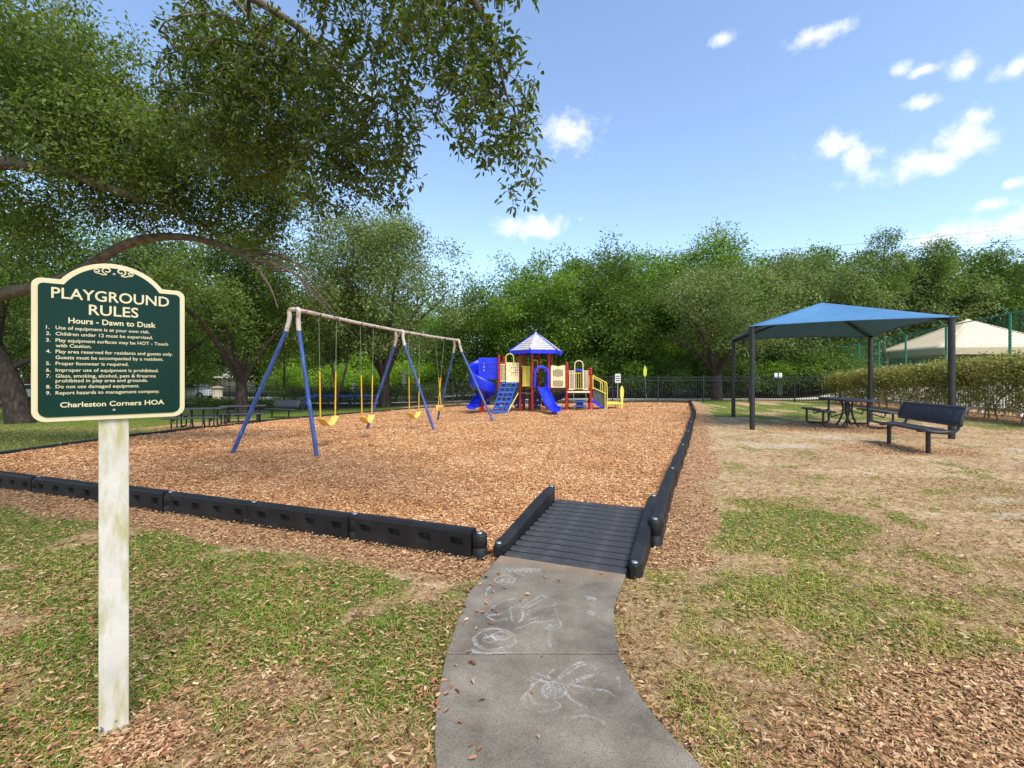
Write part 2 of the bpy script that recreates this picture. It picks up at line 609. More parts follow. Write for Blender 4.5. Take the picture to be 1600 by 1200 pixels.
M['yellow_sleeve'] = surf('yellow_sleeve', S((216, 158, 18), (236, 184, 34)), 14, 0.45)
M['belt'] = surf('swing_belt', S((214, 164, 58), (232, 188, 88), (222, 178, 96)), 6, 0.55, 0.1, 60)
M['play_blue'] = surf('play_blue', S((14, 34, 190), (22, 46, 214), (34, 66, 224)), 3, 0.35)
M['play_dark_blue'] = surf('play_navy', S((16, 24, 92), (24, 34, 116)), 4, 0.45)
M['ladder_blue'] = surf('ladder_blue', S((28, 66, 138), (44, 92, 172)), 6, 0.45)
M['play_red'] = surf('play_red', S((142, 26, 26), (166, 34, 30), (184, 62, 50)), 5, 0.42)
M['play_yellow'] = surf('play_yellow', S((220, 196, 62), (236, 218, 98)), 5, 0.45)
M['play_cream'] = surf('play_cream', S((232, 208, 150), (244, 226, 176)), 4, 0.5)
M['slot_shade'] = surf('slot_shade', S((46, 44, 28), (66, 62, 38)), 8, 0.7)  # dark colour stands for the shade inside the panel openings
M['play_roof'] = surf('play_roof', S((158, 152, 148), (196, 190, 186), (222, 216, 212)), 9, 0.5, 0.2, 40)
M['deck_brown'] = surf('deck_brown', S((74, 52, 42), (96, 72, 58)), 9, 0.7)
M['grey_panel'] = surf('grey_panel', S((62, 64, 58), (84, 86, 78)), 6, 0.6)
M['fence_black'] = surf('fence_black', S((26, 27, 27), (44, 46, 46)), 6, 0.5)
M['post_black'] = surf('post_black', S((30, 30, 32), (46, 46, 48)), 6, 0.45)
M['navy'] = surf('navy_coating', S((38, 40, 48), (54, 57, 66), (72, 75, 84)), 10, 0.5, 0.5, 160)
M['canopy'] = None
M['white_vinyl'] = surf('white_vinyl', S((214, 212, 208), (232, 232, 228)), 5, 0.5)
M['green_link'] = surf('green_vinyl', S((30, 102, 78), (48, 132, 102)), 9, 0.45)
M['screen'] = surf('green_windscreen', S((44, 96, 80), (62, 118, 100)), 2, 0.8)
M['beige_roof'] = surf('beige_canvas', S((214, 192, 158), (226, 206, 174), (234, 216, 188)), 1.6, 0.75, 0.2, 18)
M['beige_trim'] = surf('beige_trim', S((196, 176, 140), (208, 188, 152)), 2, 0.75)
M['concrete_walk'] = surf('pale_concrete', S((186, 178, 164), (206, 198, 186)), 3, 0.85)
M['asphalt'] = surf('street_asphalt', S((120, 118, 116), (150, 148, 145)), 6, 0.9)
M['stucco'] = surf('cream_stucco', S((206, 192, 158), (222, 210, 180)), 4, 0.9, 0.3, 60)
M['cable'] = surf('power_cable', S((60, 64, 70), (80, 84, 90)), 3, 0.6)
M['pipe_blue'] = surf('pipe_blue', S((28, 76, 140), (48, 108, 182), (120, 160, 206)), 8, 0.5)
M['sign_white'] = surf('sign_white', S((206, 206, 202), (228, 228, 224)), 8, 0.5)
M['steel'] = surf('grey_steel', S((120, 124, 126), (152, 156, 158)), 8, 0.5, metal=0.3)
M['marker'] = surf('marker_yellow', S((196, 214, 42), (220, 232, 70)), 6, 0.5)
M['car_paint'] = surf('white_car_paint', S((222, 222, 222), (236, 236, 236)), 2, 0.25)
M['glass'] = surf('dark_glass', S((26, 30, 34), (40, 46, 50)), 2, 0.08)
M['tyre'] = surf('tyre', S((22, 22, 22), (34, 34, 34)), 8, 0.8)


def canopy_mat():
    m, nt, N, L, b = new_mat('shade_cloth')
    n = noise(N, L, 3, 4)
    r = ramp(N, S((70, 120, 160), (82, 132, 172)))
    L.new(n.outputs['Fac'], r.inputs[0])
    L.new(r.outputs[0], b.inputs['Base Color'])
    b.inputs['Roughness'].default_value = 0.85
    t = N.new('ShaderNodeBsdfTranslucent')
    t.inputs['Color'].default_value = lin(10, 78, 128)
    mx = N.new('ShaderNodeMixShader')
    mx.inputs[0].default_value = 0.12
    L.new(b.outputs[0], mx.inputs[1])
    L.new(t.outputs[0], mx.inputs[2])
    L.new(mx.outputs[0], N['Material Output'].inputs[0])
    return m


M['canopy'] = canopy_mat()


def chips_colour(N, L, scale, stops, coord):
    """cells of stretched, turned chips for ground too far to carry single chips"""
    t = N.new('ShaderNodeTexCoord')
    nn = N.new('ShaderNodeTexNoise')
    nn.inputs['Scale'].default_value = scale * 0.25
    L.new(t.outputs['Object'], nn.inputs['Vector'])
    mxv = N.new('ShaderNodeVectorMath')
    mxv.operation = 'MULTIPLY_ADD'
    L.new(nn.outputs['Color'], mxv.inputs[0])
    mxv.inputs[1].default_value = (0.12, 0.12, 0)
    L.new(t.outputs['Object'], mxv.inputs[2])
    v = N.new('ShaderNodeTexVoronoi')
    v.inputs['Scale'].default_value = scale
    L.new(mxv.outputs[0], v.inputs['Vector'])
    sp = N.new('ShaderNodeSeparateColor')
    L.new(v.outputs['Color'], sp.inputs[0])
    r = ramp(N, stops)
    L.new(sp.outputs[0], r.inputs[0])
    return r, v


def bed_mat():
    m, nt, N, L, b = new_mat('mulch_bed')
    r, v = chips_colour(N, L, 38, I(*CHIP_COLS), None)
    n = noise(N, L, 0.55, 4, 0.6)
    rr = ramp(N, [(0.3, (0.82, 0.82, 0.82, 1)), (0.7, (1.12, 1.08, 1.02, 1))])
    L.new(n.outputs['Fac'], rr.inputs[0])
    mx = N.new('ShaderNodeMix')
    mx.data_type = 'RGBA'
    mx.blend_type = 'MULTIPLY'
    mx.inputs[0].default_value = 1
    L.new(r.outputs[0], mx.inputs[6])
    L.new(rr.outputs[0], mx.inputs[7])
    L.new(mx.outputs[2], b.inputs['Base Color'])
    b.inputs['Roughness'].default_value = 0.95
    b.inputs['Specular IOR Level'].default_value = 0.15
    bp = N.new('ShaderNodeBump')
    bp.inputs['Strength'].default_value = 0.9
    bp.inputs['Distance'].default_value = 0.02
    L.new(v.outputs['Distance'], bp.inputs['Height'])
    L.new(bp.outputs[0], b.inputs['Normal'])
    return m


def ground_mat():
    m, nt, N, L, b = new_mat('lawn_ground')
    at = N.new('ShaderNodeAttribute')
    at.attribute_name = 'zone'
    sp = N.new('ShaderNodeSeparateColor')
    L.new(at.outputs['Color'], sp.inputs[0])
    at2 = N.new('ShaderNodeAttribute')
    at2.attribute_name = 'wood'
    n1 = noise(N, L, 90, 5, 0.7)
    dry = ramp(N, [(0.30, lin(106, 84, 60)), (0.44, lin(162, 132, 96)), (0.56, lin(196, 166, 126)), (0.72, lin(218, 196, 162))])
    nm_ = noise(N, L, 9, 6, 0.7)
    nb_ = noise(N, L, 0.8, 4, 0.6)
    s1 = N.new('ShaderNodeMath')
    s1.operation = 'MULTIPLY_ADD'
    L.new(nm_.outputs['Fac'], s1.inputs[0])
    s1.inputs[1].default_value = 0.75
    L.new(n1.outputs['Fac'], s1.inputs[2])
    s2 = N.new('ShaderNodeMath')
    s2.operation = 'MULTIPLY_ADD'
    L.new(nb_.outputs['Fac'], s2.inputs[0])
    s2.inputs[1].default_value = 0.45
    L.new(s1.outputs[0], s2.inputs[2])
    s3 = N.new('ShaderNodeMath')
    s3.operation = 'SUBTRACT'
    L.new(s2.outputs[0], s3.inputs[0])
    s3.inputs[1].default_value = 0.6
    L.new(s3.outputs[0], dry.inputs[0])
    n2 = noise(N, L, 60, 5, 0.7)
    gr = ramp(N, [(0.3, lin(60, 74, 28)), (0.5, lin(92, 112, 40)), (0.7, lin(140, 146, 70))])
    L.new(n2.outputs['Fac'], gr.inputs[0])
    n3 = noise(N, L, 120, 4, 0.7)
    sd = ramp(N, [(0.3, lin(160, 142, 116)), (0.7, lin(208, 194, 170))])
    L.new(n3.outputs['Fac'], sd.inputs[0])
    mu, vo = chips_colour(N, L, 45, I((82, 56, 38), (142, 102, 70), (180, 138, 98), (200, 160, 118), (156, 112, 76), (214, 182, 142)), None)
    wn_ = noise(N, L, 2.0, 5, 0.7)
    wd = ramp(N, [(0.3, lin(44, 38, 26)), (0.55, lin(74, 64, 40)), (0.75, lin(84, 90, 44))])
    L.new(wn_.outputs['Fac'], wd.inputs[0])
    brk = noise(N, L, 26, 4, 0.7)

    def soft(sock, k=0.7):
        a = N.new('ShaderNodeMath')
        a.operation = 'MULTIPLY_ADD'
        L.new(brk.outputs['Fac'], a.inputs[0])
        a.inputs[1].default_value = k
        a.inputs[2].default_value = -k / 2
        c = N.new('ShaderNodeMath')
        c.operation = 'ADD'
        L.new(sock, c.inputs[0])
        L.new(a.outputs[0], c.inputs[1])
        mr_ = N.new('ShaderNodeMapRange')
        mr_.interpolation_type = 'SMOOTHSTEP'
        mr_.inputs['From Min'].default_value = 0.3
        mr_.inputs['From Max'].default_value = 0.7
        L.new(c.outputs[0], mr_.inputs['Value'])
        return mr_.outputs[0]

    def over(base, top, fac):
        x = N.new('ShaderNodeMix')
        x.data_type = 'RGBA'
        L.new(fac, x.inputs[0])
        L.new(base, x.inputs[6])
        L.new(top, x.inputs[7])
        return x.outputs[2]

    c = over(dry.outputs[0], gr.outputs[0], soft(sp.outputs[1], 0.9))
    c = over(c, sd.outputs[0], soft(sp.outputs[2]))
    c = over(c, mu.outputs[0], soft(sp.outputs[0]))
    c = over(c, wd.outputs[0], at2.outputs['Fac'])
    L.new(c, b.inputs['Base Color'])
    b.inputs['Roughness'].default_value = 0.95
    b.inputs['Specular IOR Level'].default_value = 0.15
    bp = N.new('ShaderNodeBump')
    bp.inputs['Strength'].default_value = 0.8
    bp.inputs['Distance'].default_value = 0.02
    L.new(n1.outputs['Fac'], bp.inputs['Height'])
    L.new(bp.outputs[0], b.inputs['Normal'])
    return m


def slab_mat():
    m, nt, N, L, b = new_mat('path_concrete')
    n1 = noise(N, L, 3.2, 6, 0.65)
    r1 = ramp(N, [(0.3, lin(98, 91, 81)), (0.5, lin(127, 119, 106)), (0.72, lin(154, 144, 128))])
    L.new(n1.outputs['Fac'], r1.inputs[0])
    n2 = noise(N, L, 190, 3, 0.75)
    r2 = ramp(N, [(0.36, (0.5, 0.49, 0.48, 1)), (0.48, (0.9, 0.89, 0.87, 1)), (0.62, (1.02, 1.0, 0.98, 1)), (0.70, (1.6, 1.56, 1.5, 1))])
    L.new(n2.outputs['Fac'], r2.inputs[0])
    mx = N.new('ShaderNodeMix')
    mx.data_type = 'RGBA'
    mx.blend_type = 'MULTIPLY'
    mx.inputs[0].default_value = 1
    L.new(r1.outputs[0], mx.inputs[6])
    L.new(r2.outputs[0], mx.inputs[7])
    # tannin stain washed off the mulch beside the ramp
    tcn = N.new('ShaderNodeTexCoord')
    sx = N.new('ShaderNodeSeparateXYZ')
    L.new(tcn.outputs['Object'], sx.inputs[0])
    ed = N.new('ShaderNodeMath')
    ed.operation = 'MULTIPLY_ADD'
    L.new(sx.outputs[0], ed.inputs[0])
    ed.inputs[1].default_value = 0.39
    L.new(sx.outputs[1], ed.inputs[2])
    nn = noise(N, L, 9, 4, 0.6)
    ad = N.new('ShaderNodeMath')
    ad.operation = 'MULTIPLY_ADD'
    L.new(nn.outputs['Fac'], ad.inputs[0])
    ad.inputs[1].default_value = 0.35
    L.new(ed.outputs[0], ad.inputs[2])
    mrr = N.new('ShaderNodeMapRange')
    mrr.inputs['From Min'].default_value = 3.56
    mrr.inputs['From Max'].default_value = 3.84
    mrr.inputs['To Max'].default_value = 0.5
    L.new(ad.outputs[0], mrr.inputs['Value'])
    st = N.new('ShaderNodeMix')
    st.data_type = 'RGBA'
    L.new(mrr.outputs[0], st.inputs[0])
    L.new(mx.outputs[2], st.inputs[6])
    st.inputs[7].default_value = lin(166, 132, 98)
    L.new(st.outputs[2], b.inputs['Base Color'])
    b.inputs['Roughness'].default_value = 0.9
    b.inputs['Specular IOR Level'].default_value = 0.25
    bp = N.new('ShaderNodeBump')
    bp.inputs['Strength'].default_value = 0.5
    bp.inputs['Distance'].default_value = 0.006
    L.new(n2.outputs['Fac'], bp.inputs['Height'])
    L.new(bp.outputs[0], b.inputs['Normal'])
    return m


def chalk_mat():
    m, nt, N, L, b = new_mat('chalk')
    n = noise(N, L, 120, 4, 0.8)
    n2 = noise(N, L, 9, 3, 0.6)
    a = N.new('ShaderNodeMath')
    a.operation = 'MULTIPLY_ADD'
    L.new(n2.outputs['Fac'], a.inputs[0])
    a.inputs[1].default_value = 0.5
    L.new(n.outputs['Fac'], a.inputs[2])
    mr_ = N.new('ShaderNodeMapRange')
    mr_.inputs['From Min'].default_value = 0.68
    mr_.inputs['From Max'].default_value = 1.08
    mr_.inputs['To Max'].default_value = 0.66
    L.new(a.outputs[0], mr_.inputs['Value'])
    L.new(mr_.outputs[0], b.inputs['Alpha'])
    b.inputs['Base Color'].default_value = lin(226, 224, 220)
    b.inputs['Roughness'].default_value = 0.95
    return m


# ------------------------------------------------------------------ ground
def lines(a, b, fine0, fine1, step, grow=1.12):
    out = list(np.arange(fine0, fine1 + 1e-6, step))
    s, v = step, fine1
    while v < b:
        s *= grow
        v += s
        out.append(v)
    s, v = step, fine0
    lo = []
    while v > a:
        s *= grow
        v -= s
        lo.append(v)
    return np.array(lo[::-1] + out)


gx = lines(-400, 400, -6.0, 7.5, 0.07)
gy = lines(-60, 700, 1.0, 7.5, 0.07)
X, Y = np.meshgrid(gx, gy, indexing='ij')
inb = inside(X, Y, BED) | inside(X, Y, PATH) | inside(X, Y, RAMP)
Z = hz(X, Y) + np.where(inb | (Y > 30), 0, 0.022 * (fbm(X, Y, 2.2, 8) - 0.5) - 0.004)
deep = inside(X, Y, BED) & (dist_line(X, Y, FRONT) > 0.6) & (dist_line(X, Y, LEFT) > 0.8) & (dist_line(X, Y, RIGHT) > 0.6) & (dist_line(X, Y, [RAMP[2], RAMP[3]]) > 0.5) & ~inside(X, Y, RAMP)
Z = Z - np.where(deep, 0.2, 0)
V = np.stack([X, Y, Z], -1).reshape(-1, 3)
nx, ny = X.shape
idx = np.arange(nx * ny).reshape(nx, ny)
F = np.stack([idx[:-1, :-1], idx[1:, :-1], idx[1:, 1:], idx[:-1, 1:]], -1).reshape(-1, 4)
me = np_mesh('ground', V, F, ground_mat(), True)
mu_, gr_, sa_ = zones(V[:, 0], V[:, 1])
wood_ = ss((V[:, 1] - (25.6 + 3 * ss((6 - V[:, 0]) / 12) + 1.5 * fbm(V[:, 0], V[:, 1], 0.5, 5))) / 1.2)
att = me.color_attributes.new('zone', 'FLOAT_COLOR', 'POINT')
att.data.foreach_set('color', np.stack([mu_, gr_, sa_, np.ones(len(V))], -1).astype(np.float32).ravel())
att2 = me.attributes.new('wood', 'FLOAT', 'POINT')
att2.data.foreach_set('value', wood_.astype(np.float32))
tag(link('ground', me), kind='structure')

# mulch sheet inside the borders
bx = lines(-12, 10, -4.5, 5.0, 0.09, 1.08)
by = lines(3.0, 27.2, 3.2, 8.0, 0.09, 1.08)
X, Y = np.meshgrid(bx, by, indexing='ij')
Z = bed_h(X, Y)
idx = np.arange(X.size).reshape(X.shape)
F = np.stack([idx[:-1, :-1], idx[1:, :-1], idx[1:, 1:], idx[:-1, 1:]], -1).reshape(-1, 4)
V = np.stack([X, Y, Z], -1).reshape(-1, 3)
ce = V[F].mean(1)
keep = inside(ce[:, 0], ce[:, 1], BED) & ~inside(ce[:, 0], ce[:, 1], [ramp_pt(-0.7, -0.3), ramp_pt(0.7, -0.3), ramp_pt(0.62, 1.35), ramp_pt(-0.62, 1.35)])
F = F[keep]
used, inv = np.unique(F, return_inverse=True)
me = np_mesh('mulch_ground', V[used], inv.reshape(F.shape), bed_mat(), True)
tag(link('mulch_ground', me), kind='structure')


# ------------------------------------------------------------------ loose chips, grass, litter
def cone_points(n, y0, y1, spread=1.3, off=0.8):
    y = y0 * (y1 / y0) ** RNG.random(n)
    x = (RNG.random(n) * 2 - 1) * (spread * y + off)
    return x, y


def frame_from(d, roll):
    d = d / np.linalg.norm(d, axis=1, keepdims=True)
    up = np.tile(np.array([0, 0, 1.0]), (len(d), 1))
    s = np.cross(d, up)
    ln_ = np.linalg.norm(s, axis=1, keepdims=True)
    s = np.where(ln_ < 1e-4, np.array([1.0, 0, 0]), s / np.maximum(ln_, 1e-6))
    u = np.cross(s, d)
    c, sn = np.cos(roll)[:, None], np.sin(roll)[:, None]
    return d, s * c + u * sn, u * c - s * sn


def chip_arrays(x, y, z, L, W, tilt=0.35):
    n = len(x)
    a = RNG.random(n) * 2 * np.pi
    el_ = RNG.normal(0, tilt * 0.6, n)
    d = np.stack([np.cos(a) * np.cos(el_), np.sin(a) * np.cos(el_), np.sin(el_)], 1)
    d, s, u = frame_from(d, RNG.normal(0, tilt, n))
    P = np.stack([x, y, z], 1)
    L, W = L[:, None], W[:, None]
    t1, t2 = (0.5 + 0.5 * RNG.random(n))[:, None], (0.5 + 0.5 * RNG.random(n))[:, None]
    b1 = (RNG.normal(0, 0.08, n))[:, None] * L
    V = np.stack([P - d * L / 2 - s * W / 2 * t1, P + d * L / 2 - s * W / 2 * t2 + u * b1,
                  P + d * L / 2 * t2 + s * W / 2, P - d * L / 2 * t1 + s * W / 2 + u * b1], 1)
    return V.reshape(-1, 3), np.arange(n * 4).reshape(n, 4)


def chips(name, x, y, z, mat, lo=0.016, hi=0.055):
    n = len(x)
    dist = np.hypot(x, y)
    k = 1 + np.clip(dist - 6, 0, 20) / 16
    L = (lo + (hi - lo) * RNG.random(n) ** 1.6) * k
    W = (0.004 + 0.010 * RNG.random(n) ** 1.4) * k
    V, F = chip_arrays(x, y, z + 0.004 + 0.016 * RNG.random(n), L, W)
    return tag(link(name, np_mesh(name, V, F, mat)), kind='stuff')


x, y = cone_points(620000, 3.55, 27, 1.25)
k = inside(x, y, BED) & ~inside(x, y, [ramp_pt(-0.56, -0.1), ramp_pt(0.56, -0.1), ramp_pt(0.5, 1.42), ramp_pt(-0.5, 1.42)])
x, y = x[k][:330000], y[k][:330000]
o = chips('wood_chips', x, y, bed_h(x, y), M['chip'])
tag(o, 'tan wood chips covering the ground inside the black border', 'wood chips')

x, y = cone_points(420000, 1.5, 20, 1.3)
mu_, gr_, sa_ = zones(x, y)
blk = inside(x, y, BED) | inside(x, y, PATH) | inside(x, y, RAMP)
k = (~blk) & (RNG.random(len(x)) < np.maximum(mu_ * 0.95, 0.03 + 0.16 * ss((fbm(x, y, 2.5, 61) - 0.42) / 0.2)))
x, y = x[k][:120000], y[k][:120000]
o = chips('bark_mulch', x, y, hz(x, y), M['chip_red'], 0.012, 0.042)
tag(o, 'reddish bark mulch spilled outside the border and over the lawn', 'mulch')


def blades(name, x, y, z, h, w, lean, mat, flat=False):
    n = len(x)
    a = RNG.random(n) * 2 * np.pi
    e1 = (np.abs(RNG.normal(0.10, 0.16, n)) if flat else (1.25 - lean * RNG.random(n)))
    e2 = e1 - (RNG.random(n) * 0.3 if flat else 0.3 + 0.8 * RNG.random(n))
    d1 = np.stack([np.cos(a) * np.cos(e1), np.sin(a) * np.cos(e1), np.sin(e1)], 1)
    d2 = np.stack([np.cos(a) * np.cos(e2), np.sin(a) * np.cos(e2), np.sin(e2)], 1)
    s = np.stack([-np.sin(a), np.cos(a), np.zeros(n)], 1)
    P = np.stack([x, y, z], 1)
    h, w = h[:, None], w[:, None]
    m_ = P + d1 * h * 0.55
    t = m_ + d2 * h * 0.45
    V = np.stack([P - s * w / 2, P + s * w / 2, m_ + s * w * 0.42, m_ - s * w * 0.42, t + s * w * 0.08, t - s * w * 0.08], 1).reshape(-1, 3)
    b = np.arange(n)[:, None] * 6
    F = np.concatenate([b + np.array([0, 1, 2, 3]), b + np.array([3, 2, 4, 5])])
    return link(name, np_mesh(name, V, F, mat))


xa, ya = cone_points(330000, 1.45, 6.5, 1.35, 0.5)
xb, yb = cone_points(300000, 5.0, 22, 1.3, 0.5)
x, y = np.concatenate([xa, xb]), np.concatenate([ya, yb])
mu_, gr_, sa_ = zones(x, y)
pe = np.minimum(dist_line(x, y, PATH_L), dist_line(x, y, PATH_R))
blk = inside(x, y, BED) | (inside(x, y, PATH) & (pe > 0.022)) | inside(x, y, RAMP)
gr_ = np.maximum(gr_, 0.6 * ss((0.05 - pe) / 0.03) * ss((fbm(x, y, 4.5, 66) - 0.4) / 0.2) * (y < 3.5))
clump = fbm(x, y, 7.0, 71, 3)
k = (~blk) & (RNG.random(len(x)) < gr_ * ss((clump - 0.36) / 0.2) * 0.80)
xg, yg = x[k], y[k]
n = len(xg)
ds = 1 + np.clip(yg - 5, 0, 20) / 7
lf = xg + RNG.normal(0, 0.25, n) < 0.5 + 0.35 * np.clip(yg - 3.5, 0, 99)
lf = lf | (RNG.random(n) < 0.12) | (yg > 12)
for sel, mt, lab in ((lf, M['grass'], 'patchy green lawn grass left of the path and around the play area'), (~lf, M['grass_dry'], 'patchy yellow-green lawn grass right of the path')):
    xx, yy, dd = xg[sel], yg[sel], ds[sel]
    m_ = len(xx)
    o = blades('lawn_grass', xx, yy, hz(xx, yy) - 0.004, (0.02 + 0.042 * RNG.random(m_)) * (0.8 + 0.2 * dd), (0.0026 + 0.0024 * RNG.random(m_)) * dd, 0.9, mt)
    tag(o, lab, 'grass', kind='stuff')
k = (~blk) & (RNG.random(len(x)) < (0.26 - 0.08 * ss((0.6 - x) / 0.8) * ss((6.5 - y) / 2) + 0.10 * gr_ + 0.1 * fbm(x, y, 1.1, 77)) * (1 - 0.7 * sa_) * (1 - 0.65 * mu_))
xs, ys = x[k], y[k]
n = len(xs)
ds = 1 + np.clip(ys - 5, 0, 20) / 7
V, F = chip_arrays(xs, ys, hz(xs, ys) + 0.006 + 0.014 * RNG.random(n), (0.02 + 0.05 * RNG.random(n)) * (0.8 + 0.2 * ds), (0.0012 + 0.0018 * RNG.random(n)) * ds, 0.3)
o = link('dry_grass', np_mesh('dry_grass', V, F, M['straw']))
tag(o, 'dry straw coloured grass lying flat over the lawn', 'dry grass', kind='stuff')


def leaf_arrays(P, d, roll, L, W, fold=0.25):
    """folded six-point leaves, two quads each"""
    d, s, u = frame_from(d, roll)
    L, W = L[:, None], W[:, None]
    lift = u * W * fold
    V = np.stack([P, P + d * L, P + d * L * 0.3 + s * W * 0.46 + lift, P + d * L * 0.72 + s * W * 0.42 + lift,
                  P + d * L * 0.3 - s * W * 0.46 + lift, P + d * L * 0.72 - s * W * 0.42 + lift], 1).reshape(-1, 3)
    b = np.arange(len(P))[:, None] * 6
    F = np.concatenate([b + np.array([0, 2, 3, 1]), b + np.array([0, 1, 5, 4])])
    return V, F


x, y = cone_points(30000, 1.45, 9, 1.3, 0.4)
mu_, gr_, sa_ = zones(x, y)
edge = np.minimum(dist_line(x, y, PATH_L), dist_line(x, y, PATH_R))
pr = np.where(x < 0.4, 0.16 + 0.45 * ss((fbm(x, y, 1.2, 83) - 0.42) / 0.2), 0.06 + 0.16 * ss((fbm(x, y, 1.2, 83) - 0.5) / 0.2)) + 0.8 * ss((0.09 - edge) / 0.06)
k = ~(inside(x, y, BED) | inside(x, y, PATH) | inside(x, y, RAMP)) & (RNG.random(len(x)) < pr)
x, y = x[k], y[k]
n = len(x)
a = RNG.random(n) * 6.283
e = RNG.normal(0.05, 0.2, n)
V, F = leaf_arrays(np.stack([x, y, hz(x, y) + 0.012 + 0.02 * RNG.random(n)], 1), np.stack([np.cos(a), np.sin(a), e], 1), RNG.normal(0, 0.45, n),
                   0.016 + 0.026 * RNG.random(n), 0.006 + 0.009 * RNG.random(n), 0.4)
o = link('fallen_leaves', np_mesh('fallen_leaves', V, F, M['litter']))
tag(o, 'brown fallen oak leaves scattered over the grass beside the path', 'leaf litter', kind='stuff')

# ------------------------------------------------------------------ path with chalk drawings
SLAB_Z = 0.028
path = tag(link('path', None, loc=(0, 0, 0)), kind='structure')
slab_m = slab_mat()


def slab(Lp, Rp, name='slab'):
    a = [(p.x, p.y) for p in smooth_path([(x, y, 0) for x, y in Lp], 4)]
    b = [(p.x, p.y) for p in smooth_path([(x, y, 0) for x, y in Rp], 4)]
    mb = MB()
    mb.prism((a + b[::-1])[::-1], -0.09, SLAB_Z)
    return mb.build(name, slab_m, path, bevel=0.006)


def cut(p, q, dy):
    return (p[0], p[1] + dy)


